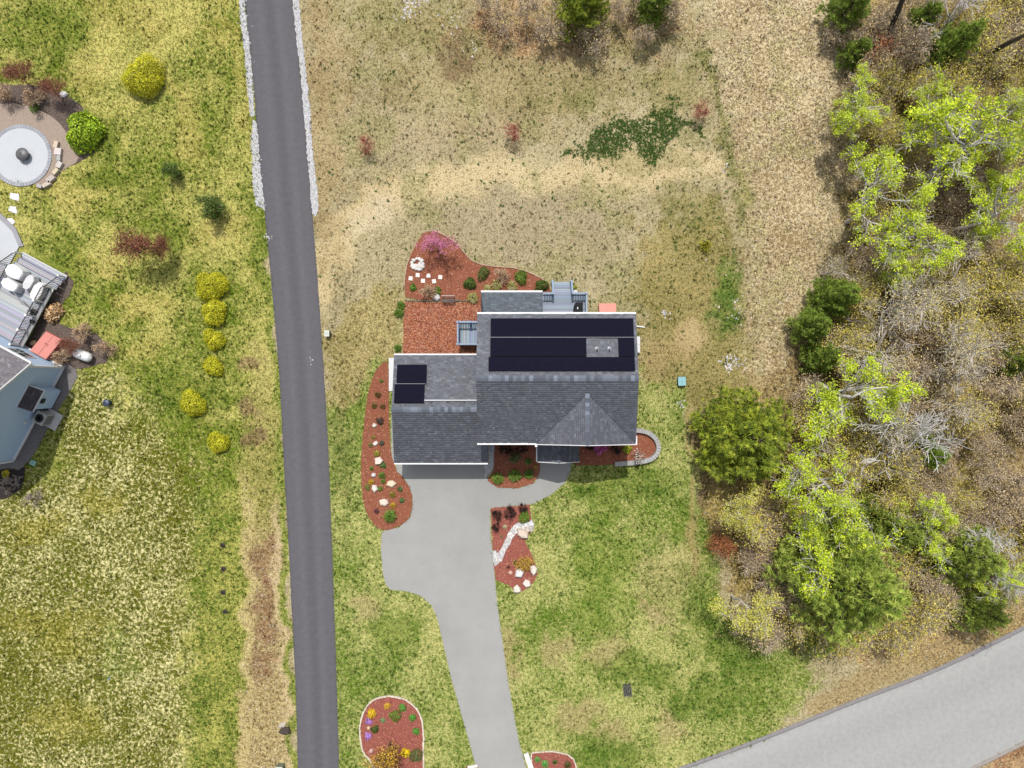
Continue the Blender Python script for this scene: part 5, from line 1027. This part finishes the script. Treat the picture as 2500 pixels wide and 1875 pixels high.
for i, (px, py, s_, k, lab) in enumerate(((2260, 740, 1.0, 0, 'bare grey twiggy tree with a dark crooked limb, right of the pines'), (2210, 870, 1.1, 1, 'wide bare tan twigged tree right of the leafing tree'), (2280, 1140, 1.05, 2, 'bleached white dead tree with spreading limbs in the woods'), (2470, 1300, .8, 2, 'white bare tree at the right edge, upper of two'), (2465, 1400, .7, 2, 'white bare tree at the right edge, lower of two'), (2370, 40, .75, 2, 'white bare tree at the top edge between two tall trunks'), (2380, 850, 1.0, 0, 'bare thin tree deep in the woods right of the wide one'), (2390, 690, .9, 1, 'bare pale tree at right, level with the dark pines'), (2190, 1060, .85, 0, 'bare tan tree left of the bleached dead tree'), (2060, 650, .6, 1, 'slender bare tree at the wood edge above the dark pines'), (2400, 1000, .9, 1, 'bare tree at right above the bleached dead tree'))):
    place_tree('bare_tree', T_B[k], px, py, 6.2*s_, s_, lab, 'tree', WG, rz=i*2.1)
for i, (px, py, s_, lab) in enumerate(((2060, 1415, 1.6, 'broad soft green pine in front of the woods'), (2190, 1290, .72, 'round green pine touching the broad pine on its right'), (2355, 1350, .95, 'soft green pine right of the light green leafing tree'), (2390, 1490, .68, 'green pine nearest the street in the woods'), (2000, 1560, .5, 'small feathery pine below the broad pine'), (2150, 1260, .6, 'small pine between the middle lime tree and the round pine'))):
    place_tree('pine_tree', T_P[i % 2], px, py, 3.4*s_, s_, lab, 'tree', WG)
for i, (px, py, s_, lab) in enumerate(((2040, 725, .95, 'dark green pine at the wood edge, upper of the dark group'), (1985, 795, .8, 'dark green pine at the wood edge, leftmost of the dark group'), (2010, 870, .75, 'dark green pine half hidden by the lime tree'), (2110, 880, .7, 'dark pine behind the lime leafing tree'), (1600, 0, .85, 'dark green pine at the top edge, middle one'), (2075, 15, .9, 'dark green pine at the top edge, right one'), (2090, 130, .6, 'small green pine beside the rust coloured shrub'), (2330, 110, 1.0, 'green pine between the two tall trunks'), (2250, 50, .7, 'small pine behind the left tall trunk'), (2270, 1110, .7, 'dark pine under the bleached dead tree'), (2240, 1070, .6, 'small dark pine deep in the woods'), (2480, 880, .7, 'dark pine at the right edge midway down'), (1800, 1240, .4, 'very small dark pine below the feathery evergreen'))):
    place_tree('pine_tree', T_D[i % 2], px, py, 2.8*s_, s_, lab, 'tree', WG)
place_tree('evergreen_tree', T_H[0], 1425, -5, 3.0, .72, 'light green soft evergreen cut by the top edge', 'tree', WG, rz=1.0)
place_tree('evergreen_tree', T_H[0], 1815, 1065, 3.2, 1.18, 'large feathery yellow green evergreen at the lawn edge', 'tree', WG, sz=.8)
place_tree('leafing_tree', T_Y[0], 1825, 1490, 3.6, 1.0, 'small yellow leafing tree left of the broad pine', 'tree', WG); place_tree('leafing_tree', T_Y[0], 1800, 1245, 2.6, .85, 'pale twiggy leafing tree below the feathery evergreen', 'tree', WG, rz=2)
place_tree('tall_tree', T_TALL[0], 2155, 118, 0.0, 1.0, 'tall tree with a dark leaning trunk at upper right, left one', 'tree', WG); place_tree('tall_tree', T_TALL[1], 2340, 168, 0.0, .95, 'tall tree with a dark trunk near the right edge', 'tree', WG); T_TH = tree_meshes(175, 15.5, .11, GREYBK, [(170, 170, 80)], 2600, .16, .45, .9, maxlev=2, kids=(4, 6), trunk=.8, wob=.05, ratio=(.16, .24))
place_tree('tall_tree', T_TH, 2352, 1398, 0.0, .95, 'tall pale thin tree whose crown shades the street', 'tree', WG, rz=2.2)
rw_ = random.Random(42); SAP = []
LM = [(2390, 370, 'the largest lime tree'), (2195, 480, 'the grey limbed lime tree'), (2100, 930, 'the lime tree by dark pines'), (2030, 1180, 'the middle lime tree'), (2260, 740, 'the crooked bare tree'), (2210, 870, 'the wide bare tan tree'), (2280, 1140, 'the bleached dead tree'), (2470, 1300, 'the upper white tree'), (2370, 40, 'the top white tree'), (2380, 850, 'the thin bare tree'), (2390, 690, 'the pale bare tree'), (2400, 1000, 'the bare tree over the dead one'), (2050, 1410, 'the broad pine'), (2355, 1350, 'the soft pine'), (2040, 725, 'the upper dark pine'), (2330, 110, 'the pine between trunks'), (2140, 162, 'the rust coloured shrub'), (2480, 880, 'the rightmost dark pine'), (2440, 520, 'the rightmost lime tree'), (2280, 1290, 'the light green tree')]
USED = {}
def near_label(kind, px, py):
    a, b_, nm = min(LM, key=lambda q: (q[0]-px)**2+(q[1]-py)**2); dx, dy = px-a, py-b_
    v = 'above' if dy < -12 else ('below' if dy > 12 else ''); h_ = 'left' if dx < -12 else ('right' if dx > 12 else '')
    pos = (v+' and '+h_+' of' if v and h_ else (v or (h_+' of' if h_ else 'under')))
    base = '%s sapling %s %s' % (kind, pos, nm); k = USED.get(base, 0); USED[base] = k+1
    return base+('', ', second one', ', third one', ', fourth one', ', fifth one', ', sixth one', ', seventh one', ', eighth one')[k]
WOODP = [(2100, -40), (2560, -40), (2560, 1440), (2440, 1490), (2240, 1540), (1960, 1560), (1800, 1530), (1760, 1400), (1780, 1220), (1900, 1200), (1960, 1000), (2030, 900), (2090, 640), (2090, 400), (2080, 200)]
cnt = 0
while cnt < 215:
    px, py = rw_.uniform(1760, 2560), rw_.uniform(-30, 1560)
    if sdist(np.array([px]), np.array([py]), WOODP)[0] < 0 or any((px-a)**2+(py-b_)**2 < 30**2 for a, b_ in SAP): continue
    SAP.append((px, py)); tan = fbm(np.array([px]), np.array([py]), 160, 2, 4)[0] > .52
    if tan: place_tree('sapling', T_T[cnt % 2], px, py, 1.9, rw_.uniform(.8, 1.35), near_label('tan budding', px, py), 'sapling', 'tan saplings', rz=cnt)
    else: place_tree('sapling', T_S[cnt % 3], px, py, 2.1, rw_.uniform(.8, 1.4), near_label('yellow olive', px, py), 'sapling', 'olive saplings', rz=cnt)
    cnt += 1
for i, (px, py, k, lab) in enumerate(((1195, 5, 0, 'brown brush clump at the top edge, leftmost'), (1235, 35, 1, 'brown brush clump below the leftmost one at the top'), (1290, 8, 0, 'brown brush clump left of the soft evergreen at the top'), (1330, 50, 1, 'brown brush clump left below the soft evergreen'), (1500, 30, 0, 'brown brush clump right of the soft evergreen'), (1540, 5, 1, 'brown brush clump left of the dark pine at the top'), (1655, 25, 0, 'brown brush clump right of the dark pine at the top'), (1470, 80, 1, 'low brown brush below the soft evergreen'), (1575, 75, 0, 'low brown brush below the dark pine at the top'), (2040, 60, 1, 'tan brush left of the small pine, upper right'), (2055, 250, 0, 'tan brush at the wood edge below the small pine'))):
    place_tree('brush', T_T[k], px, py, 1.6, .8+.1*(i % 4), lab, 'brush', rz=i)
T_RUST = tree_meshes(180, 2.6, .03, [(140, 80, 56), (120, 70, 50)], [(160, 98, 60), (178, 118, 76), (138, 84, 52)], 1500, .10, .25, .9, maxlev=3, kids=(5, 8), trunk=.1, twig=.009)
T_RED = tree_meshes(181, 2.4, .03, [(150, 90, 80), (130, 76, 66)], [(176, 96, 84), (160, 86, 74), (190, 118, 104)], 900, .07, .16, 1, maxlev=3, kids=(5, 8), trunk=.2, twig=.008)
T_PINK = tree_meshes(182, 3.4, .05, [(150, 96, 104), (130, 84, 88)], [(212, 128, 164), (224, 150, 182), (194, 108, 144), (200, 130, 150)], 2600, .07, .06, 1, maxlev=3, kids=(5, 8), trunk=.2, twig=.010, ang=(.5, 1.1))
T_MAR = tree_meshes(183, 3.2, .05, [(110, 64, 52), (90, 54, 46)], [(128, 80, 60), (108, 66, 50), (146, 96, 74)], 2400, .085, .2, 1, maxlev=3, kids=(5, 8), trunk=.25, twig=.010)
T_GOLD = tree_meshes(184, 2.6, .04, [(150, 124, 96), (128, 104, 80)], [(186, 148, 50), (168, 130, 44), (204, 166, 64)], 1700, .10, .16, 1, maxlev=3, kids=(6, 9), trunk=.05, twig=.012, ang=(.6, 1.2))
T_TWIG = tree_meshes(185, 1.6, .03, [(190, 172, 158), (160, 140, 128), (210, 196, 184)], None, 0, .1, maxlev=3, kids=(5, 8), trunk=.05, twig=.011, ang=(.6, 1.3), up=0)
T_WHITE = tree_meshes(186, 1.9, .03, [(170, 130, 110), (190, 160, 140)], [(252, 244, 236), (240, 226, 214)], 130, .08, .05, 1, maxlev=3, kids=(4, 7), trunk=.1, twig=.009, ang=(.5, 1.2))
T_DARK = tree_meshes(187, 1.0, .02, [(70, 44, 36), (50, 32, 28)], [(48, 28, 24), (66, 40, 32), (36, 22, 20)], 260, .085, .07, 1, maxlev=3, kids=(4, 6), trunk=.05, twig=.012, ang=(.7, 1.3), up=0)
T_DRY = tree_meshes(188, 1.8, .03, [(206, 180, 150), (180, 150, 120), (220, 198, 172)], [(214, 184, 150), (190, 152, 116)], 700, .08, .12, 1, maxlev=3, kids=(6, 9), trunk=.05, twig=.011, ang=(.5, 1.2))
place_tree('rust_shrub', T_RUST, 2140, 162, 1.4, 1.25, 'rust coloured shrub beside the small pine, upper right', 'shrub'); place_tree('rust_shrub', T_RUST, 1765, 1325, 1.2, .9, 'dull rust shrub at the lawn edge left of the broad pine', 'shrub', rz=2)
place_tree('rust_shrub', T_DRY, 1835, 1350, 1.2, 1.3, 'bare tan shrub between the rust shrub and the broad pine', 'shrub')
for px, py, lab in ((891, 355, 'small reddish tree in the dry field, left one'), (1252, 310, 'small reddish tree in the dry field, middle one'), (1721, 263, 'small reddish tree in the dry field, right one')): place_tree('red_sapling', T_RED, px, py, 1.5, .82, lab, 'sapling', 'small red trees in the field')
place_tree('redbud_tree', T_PINK, 1060, 600, 2.2, .95, 'pink blossoming tree at the top of the back bed', 'tree')
place_tree('maroon_tree', T_MAR, 352, 592, 2.1, 1.3, 'small maroon leafed tree on the left lawn', 'tree'); place_tree('dark_sapling', T_MAR, 402, 604, .9, .8, 'dark maroon shrub touching the maroon tree on its right', 'shrub', rz=2)
place_tree('golden_shrub', T_GOLD, 945, 1830, 1.4, 1.25, 'large twiggy golden shrub in the island bed', 'shrub'); place_tree('golden_shrub', T_GOLD, 1285, 1368, .6, .72, 'low golden brown spreading shrub in the driveway bed', 'shrub', sz=.5)
place_tree('twiggy_shrub', T_TWIG, 85, 1220, .8, 1.0, 'bare twiggy shrub on the left lawn below the blue house', 'shrub'); place_tree('twiggy_shrub', T_TWIG, 28, 1188, .8, 1.1, 'bare twiggy shrub in the dark bed at the left edge', 'shrub', rz=2)
place_tree('blossoming_shrub', T_WHITE, 1562, 1108, 1.0, .95, 'small bare shrub with white blossoms inside the curved wall', 'shrub')
for px, py, s_, lab in ((1213, 1256, 1.0, 'dark leafless shrub in the top left corner of the driveway bed'), (1246, 1250, 1.15, 'largest dark leafless shrub in the driveway bed'), (1277, 1242, .85, 'dark leafless shrub above the green cushion'), (1210, 1288, .85, 'dark leafless shrub lowest on the left of the driveway bed'), (1235, 1095, 1.4, 'dark twiggy shrub against the front wall of the house'), (1275, 1092, 1.2, 'second dark twiggy shrub against the front wall'), (1505, 1095, 1.2, 'dark shrub right of the magenta azalea'), (1440, 1090, .9, 'dark shrub left of the magenta azalea')): place_tree('dark_shrub', T_DARK, px, py, .4, s_, lab, 'shrub')
for px, py, s_, lab in ((205, 812, 1.0, 'pale dry shrub above the white tank'), (256, 852, .9, 'dry brown shrub right of the white tank'), (152, 872, .9, 'dry tan shrub below the red hatch'), (1225, 672, .8, 'dull brown shrub between two green ones in the back bed'), (1045, 712, .8, 'bare tan shrub between two small green balls'), (85, 240, 1.0, 'tan dry grass clump above the fire pit gravel'), (10, 225, 1.1, 'tan dry grass clump at the left edge above the patio')): place_tree('dry_shrub', T_DRY, px, py, .8, s_, lab, 'shrub')
for px, py, s_, lab in ((165, 848, .8, 'reddish brown shrub right of the red hatch'), (55, 195, 1.15, 'brown leafed shrub at the top of the fire pit bed'), (130, 225, 1.0, 'dark brown shrub left of the bright white rock')): place_tree('brown_shrub', T_MAR, px, py, 1.2, s_*.85, lab, 'shrub', sz=.8)

# rounded shrubs and clumps
def dome_mesh(seed, r, h, cols, n, lsize, aspect=.5, core=True, lumps=7, spread=.5):
    rng = np.random.default_rng(seed); d = rng.normal(0, 1, (n, 3)); d[:, 2] = np.abs(d[:, 2])*.9; d /= np.linalg.norm(d, axis=1)[:, None]
    L = rng.normal(0, 1, (lumps*3, 3)); L[:, 2] = np.abs(L[:, 2]); L /= np.linalg.norm(L, axis=1)[:, None]
    dot = (d @ L.T).max(1); lsz = rng.uniform(.8, 1.16, lumps*3)[(d @ L.T).argmax(1)]; lump = .62+.42*smooth((dot-.80)/.18)*lsz; az = np.arctan2(d[:, 1], d[:, 0]); ph = rng.uniform(0, 6.28, 3); lump = lump*(1+.10*np.sin(2*az+ph[0])+.08*np.sin(3*az+ph[1])+.05*np.sin(5*az+ph[2])); rad = lump*rng.uniform(.80, 1.04, n); cen = d*rad[:, None]*np.array([r, r, h]); cen[:, 2] += h*.12
    lc = np.array([C(*c) for c in cols]); lt = rng.uniform(.82, 1.2, lumps*3)[(d @ L.T).argmax(1)]; cc = 1.7*lc[rng.integers(0, len(lc), n)]*lt[:, None]*rng.uniform(.8, 1.2, (n, 1))
    leaf = bulk('foliage', *leaf_arrays(cen, d, lsize, aspect, cc, rng, spread), [M_LEAF])
    br = [([np.zeros(3), np.array([math.cos(a)*r*.45, math.sin(a)*r*.45, h*.75])], [.03, .012], 0) for a in np.linspace(0, 5.5, 7)]
    V, F = tube_arrays(br, (5,)); return leaf, bulk('stem', V, F, np.tile(C(96, 78, 60), (len(F), 1)), [M_BARK])
def clump_mesh(seed, r, h, cols, n, w=.02):
    rng = np.random.default_rng(seed); a = rng.uniform(0, 6.283, n); e = rng.uniform(.15, 1, n); b0 = np.stack([np.cos(a)*r*.25*e, np.sin(a)*r*.25*e, np.zeros(n)], 1); L = rng.uniform(.75, 1.1, n)
    mid = np.stack([np.cos(a)*r*.6*e, np.sin(a)*r*.6*e, h*L], 1); tip = np.stack([np.cos(a)*r*e*L*1.05, np.sin(a)*r*e*L*1.05, h*L*(1-.55*e)], 1); s_ = np.stack([-np.sin(a), np.cos(a), np.zeros(n)], 1)*w
    V = np.stack([b0-s_, b0+s_, mid+s_, mid-s_, tip], 1).reshape(-1, 3); q = 5*np.arange(n)[:, None]; lc = np.array([C(*c) for c in cols])[rng.integers(0, len(cols), n)]*1.3*rng.uniform(.75, 1.25, (n, 1))
    F = np.concatenate([np.concatenate([q, q+1, q+2, q+3], 1), np.concatenate([q+3, q+2, q+4, q+4], 1)])
    fl = [tuple(f) for f in F[:n].tolist()]+[tuple(f[:3]) for f in F[n:].tolist()]
    return bulk('blades', V, fl, np.concatenate([lc, lc*1.08]), [M_LEAF])
def dome(name, px, py, rpx, label, cols, hr=.8, n=900, ls=.1, cat='shrub', z=0, seed=None, aspect=.5, lumps=7, group=None):
    r_ = rpx*MPP; h = r_*hr; p = P(px, py, h*.6); o = thing(name, label, cat, (p.x, p.y, z), 0, group); a, b_ = dome_mesh(seed or int(px+py*3), r_, h, cols, n, ls, aspect, lumps=lumps); link('foliage', a, o); link('stem', b_, o); return o
def clump(name, px, py, rpx, label, cols, hr=.7, n=160, w=.02, cat='plant', z=.04):
    p = P(px, py); o = link(name, clump_mesh(int(px*3+py), rpx*MPP, rpx*MPP*hr, cols, n, w)); o.location = (p.x, p.y, z); return tag(o, label, cat)
GOLD = [(216, 210, 48), (232, 224, 64), (192, 192, 44), (160, 166, 38)]; GREEN = [(108, 138, 50), (128, 156, 62), (88, 118, 42)]; DGRN = [(84, 108, 42), (102, 124, 50), (68, 90, 36)]
SG = 'golden shrubs on the left lawn'
dome('golden_shrub', 345, 183, 46, 'large golden shrub alone on the upper left lawn', GOLD, 1.1, 7500, .12, lumps=14)
for px, py, r_, lab in ((513, 697, 37, 'largest of the golden shrubs in the lawn row, topmost'), (521, 761, 31, 'second golden shrub from the top of the lawn row'), (520, 829, 25, 'third golden shrub from the top of the lawn row'), (517, 894, 23, 'small golden shrub at the lower end of the straight row'), (468, 986, 30, 'golden shrub standing left of the row'), (530, 1081, 25, 'lowest golden shrub on the left lawn')):
    dome('golden_shrub', px, py, r_, lab, GOLD, .95, int(170*r_), .10, lumps=12, group=SG)
T_EV = tree_meshes(189, 2.3, .04, [(96, 80, 60), (80, 66, 52)], [(82, 106, 38), (66, 90, 32), (100, 122, 46)], 2600, .10, .16, .9, maxlev=3, kids=(6, 9), trunk=.1, twig=.010, ang=(.6, 1.2))
place_tree('dark_evergreen', T_EV, 512, 504, 1.3, 1.05, 'dark green loose shrub on the left lawn', 'shrub'); place_tree('dark_evergreen', T_EV, 412, 414, 1.2, .75, 'thin dark shrub between patio and the dark green shrub', 'shrub', rz=1)
dome('lime_shrub', 200, 318, 44, 'bright lime shrub at the right of the fire pit bed', [(170, 196, 44), (190, 210, 60), (140, 170, 40), (112, 144, 36)], .9, 3600, .18, aspect=.7, lumps=12)
dome('green_shrub', 82, 262, 12, 'small green plant at the edge of the fire pit gravel', GREEN, .8, 400, .1)
dome('hydrangea', 127, 762, 22, 'dry tan hydrangea beside the neighbour deck', [(220, 186, 140), (196, 158, 112), (160, 122, 84), (232, 204, 164)], .9, 700, .2, aspect=.8, lumps=14)
clump('yellow_flowers', 18, 1157, 13, 'yellow flowering clump in the dark bed at the left edge', [(224, 206, 60), (204, 186, 50), (150, 160, 50)], .6, 160, .05)
for px, py, r_, c, lab in ((1008, 702, 8.5, GREEN, 'small green ball below the leftmost slabs'), (1067, 711, 10, GREEN, 'small green ball above the white rock pile'), (1146, 692, 15, DGRN, 'dark green shrub nearest the sunroom corner in the back bed'), (1177, 667, 17, [(106, 120, 56), (124, 136, 66), (86, 100, 46)], 'round olive shrub at the upper edge of the back bed'), (1272, 677, 16, GREEN, 'bright green shrub right of the brown one in the back bed'), (1322, 698, 16, DGRN, 'dark green shrub touching the deck steps')): dome('green_shrub', px, py, r_, lab, c, .8, int(75*r_), .1, z=.04)
for px, py, r_, lab in ((1154, 728, 17, 'pale yellow green grassy clump left of the sunroom'), (1212, 697, 18, 'pale flowering clump above the sunroom, left one'), (1250, 700, 17, 'pale flowering clump above the sunroom, right one'), (1190, 705, 12, 'small pale clump between the sunroom roof and olive shrub')): clump('pale_clump', px, py, r_, lab, [(190, 178, 110), (168, 162, 84), (226, 214, 170), (150, 150, 70)], .5, 300, .022)
clump('yellow_plant', 1404, 703, 7, 'small yellow green plant right of the deck steps', [(190, 200, 60), (160, 180, 60)], .8, 80, .03); rock(1404, 713, 6, 'white stone right of the deck steps', (240, 240, 248))
for px, py, r_, lab in ((845, 1, 1, ''),): pass
PEN_E = [(980, 745, 14), (974, 765, 16), (972, 850, 12)]
for i, (px, py, r_) in enumerate(PEN_E): clump('weed_clump', px, py, r_, ('tall green weeds at the top left corner of the bark square', 'tall green weeds halfway down the bark square edge', 'tall green weeds above the garage corner')[i], GREEN, .6, 200, .03, z=0)
# side bed
for px, py, r_, c, lab, kind in ((932, 930, 6, GREEN, 'tiny green plant near the top of the side bed', 'c'), (923, 963, 10, [(120, 96, 50), (146, 120, 60), (100, 70, 44)], 'brown olive plant in the upper side bed', 'c'), (914, 990, 9, [(110, 96, 48), (134, 116, 56)], 'brownish plant, left of a pair in the side bed', 'c'), (935, 992, 9, [(120, 90, 50), (140, 110, 60)], 'brownish plant, right of a pair in the side bed', 'c'), (927, 1028, 9.5, [(84, 74, 66), (100, 88, 78), (70, 60, 54)], 'dark grey brown round shrub by the topmost white rock', 'd'), (932, 1082, 6.5, [(110, 108, 92), (92, 92, 78)], 'small grey green ball beside the second white rock', 'd'), (905, 1086, 7, [(150, 150, 90), (130, 130, 70)], 'pale flat plant left of the second white rock', 'c'), (912, 1067, 6, [(150, 150, 60), (170, 160, 80)], 'small yellowish plant above the second white rock', 'c'), (921, 1107, 10, [(176, 166, 60), (150, 150, 56), (190, 180, 80)], 'yellow green tuft above the squarish boulder', 'c'), (935, 1137, 8, [(116, 148, 84), (96, 128, 66)], 'flat green cushion below the squarish boulder', 'd'), (907, 1143, 5, GREEN, 'tiny green plant left of the squarish boulder', 'd'), (933, 1160, 11, GREEN, 'bright green clump in the middle of the side bed', 'c'), (936, 1174, 7.5, GREEN, 'small green clump under the bright green one', 'c'), (907, 1177, 9, [(226, 190, 50), (206, 160, 40), (180, 150, 60)], 'yellow flowering plant above the white angular rock', 'c'), (897, 1190, 7, [(150, 158, 80), (130, 140, 66)], 'pale green plant at the left edge of the side bed', 'd'), (928, 1193, 6.5, GREEN, 'green plant right of the white angular rock', 'd'), (977, 1194, 6.5, [(100, 140, 84), (84, 120, 66)], 'upper of two round green cushions by the driveway', 'd'), (959, 1207, 9.5, [(180, 160, 64), (140, 140, 56), (120, 120, 50)], 'olive yellow tuft near the driveway in the side bed', 'c'), (981, 1222, 6.5, [(100, 140, 84), (84, 120, 66)], 'lower of two round green cushions by the driveway', 'd'), (960, 1233, 9, [(226, 186, 40), (206, 150, 36), (180, 160, 60)], 'yellow orange plant above the big grass clump', 'c'), (954, 1258, 21, [(112, 148, 52), (92, 128, 44), (140, 166, 70)], 'big green grass clump at the foot of the side bed', 'c'), (920, 1247, 9, [(120, 70, 76), (140, 90, 90)], 'purplish twiggy plant left of the big grass clump', 'c')):
    if kind == 'd': dome('cushion_plant', px, py, r_, lab, c, .7, int(60*r_), .07, 'plant', .04)
    else: clump('clump_plant', px, py, r_, lab, c, .65, int(18*r_), .022)
# island bed
for px, py, r_, c, lab in ((945, 1724, 8, [(236, 196, 76), (220, 176, 60)], 'pale gold flowering clump at the top of the island bed'), (907, 1743, 11, [(250, 216, 60), (240, 200, 40)], 'yellow flower mound at the left of the island bed'), (900, 1762, 8, [(206, 160, 226), (190, 140, 214)], 'upper lilac flower mound in the island bed'), (935, 1758, 6, [(150, 180, 130), (130, 164, 110)], 'small pale green mound in the island bed'), (964, 1749, 15, [(112, 140, 50), (90, 116, 40), (140, 160, 70)], 'large round green shrub in the island bed'), (983, 1728, 9, [(96, 156, 60), (110, 170, 70)], 'bright green ball, upper of three in the island bed'), (1007, 1752, 9, [(96, 156, 60), (110, 170, 70)], 'bright green ball, middle of three in the island bed'), (1016, 1785, 9, [(96, 156, 60), (110, 170, 70)], 'bright green ball, lowest of three in the island bed'), (915, 1780, 10, DGRN, 'dark green ball in the island bed'), (899, 1797, 9, [(206, 160, 226), (190, 140, 214)], 'lower lilac flower mound in the island bed'), (990, 1839, 11.5, [(250, 226, 50), (236, 206, 30)], 'bright yellow flower mound beside the golden shrub'), (1015, 1846, 17, [(110, 128, 70), (96, 114, 60)], 'broad dull green mound at the right of the island bed')): dome('flower_mound' if 'flower' in lab else 'round_shrub', px, py, r_, lab, c, .7, int(70*r_), .075, 'plant', .04)
for px, py, r_, c, lab in ((1312, 1852, 9, [(120, 180, 90), (100, 160, 76)], 'fresh green plant at the left of the corner bed'), (1330, 1862, 12, [(120, 180, 90), (100, 160, 76)], 'larger fresh green plant in the corner bed'), (1355, 1858, 8, DGRN, 'small dark plant in the middle of the corner bed'), (1385, 1864, 12, [(110, 100, 50), (90, 80, 40)], 'brown green shrub at the right of the corner bed')): clump('clump_plant', px, py, r_, lab, c, .6, int(20*r_), .025)
# front beds
for px, py, r_, c, lab in ((1215, 1167, 19, [(124, 152, 60), (104, 132, 50), (150, 170, 80)], 'spiky green clump at the left of the front bed'), (1257, 1160, 20, [(124, 152, 60), (104, 132, 50), (150, 170, 80)], 'spiky green clump in the middle of the front bed'), (1291, 1156, 16, [(120, 150, 58), (100, 130, 48)], 'spiky green clump at the right of the front bed'), (1290, 1126, 11, GREEN, 'green clump in the shade near the portico'), (1308, 1139, 5.5, [(206, 196, 90), (180, 176, 70)], 'small yellow clump beside the walk')): clump('spiky_clump', px, py, r_, lab, c, .6, int(22*r_), .022)
dome('grey_shrub', 1256, 1118, 14, 'round grey green shrub in the middle of the front bed', [(112, 124, 76), (96, 106, 64), (130, 140, 92)], .8, 1000, .08, z=.04)
dome('azalea', 1467, 1094, 17, 'magenta flowering azalea under the front gable', [(232, 110, 190), (244, 140, 210), (210, 84, 160), (130, 80, 96)], .8, 1300, .08, z=.1); dome('chartreuse_shrub', 1531, 1096, 11.5, 'chartreuse ball inside the walled bed', [(176, 186, 50), (156, 170, 44)], .85, 800, .08, z=.1)
dome('green_cushion', 1280, 1262, 15, 'bright green cushion at the top right of the driveway bed', [(110, 152, 44), (92, 132, 36), (130, 170, 60)], .6, 1000, .08, z=.04); clump('pale_plant', 1233, 1285, 6.5, 'small whitish plant in the driveway bed', [(226, 220, 190), (200, 200, 150)], .6, 90, .025)
clump('small_plant', 1224, 1309, 5, 'tiny grey green plant left of the pebble stream', [(150, 150, 100)], .6, 60, .02); clump('small_plant', 1258, 1373, 7, 'small dark green plant above the large angular boulder', DGRN, .6, 90, .025); clump('small_plant', 1241, 1384, 6, 'thin brown plant left of the large angular boulder', [(120, 80, 60), (100, 70, 50)], .6, 60, .018)
clump('forsythia', 1718, 602, 24, 'sparse yellow bush in the grass right of the field', [(206, 200, 60), (180, 180, 56), (160, 150, 70)], .7, 170, .02, 'shrub', 0)
for px, py, r_, lab in ((545, 1330, 9, 'small grey plant on the left lawn, upper one of a row'), (547, 1388, 10, 'small dark plant on the left lawn, second of a row'), (546, 1445, 9, 'small dark plant on the left lawn, third of a row'), (551, 1492, 8, 'small dark purple plant on the left lawn, lowest of a row')): clump('seedling', px, py, r_, lab, [(110, 104, 96), (90, 86, 80), (74, 66, 66)], .6, 110, .018, z=0)
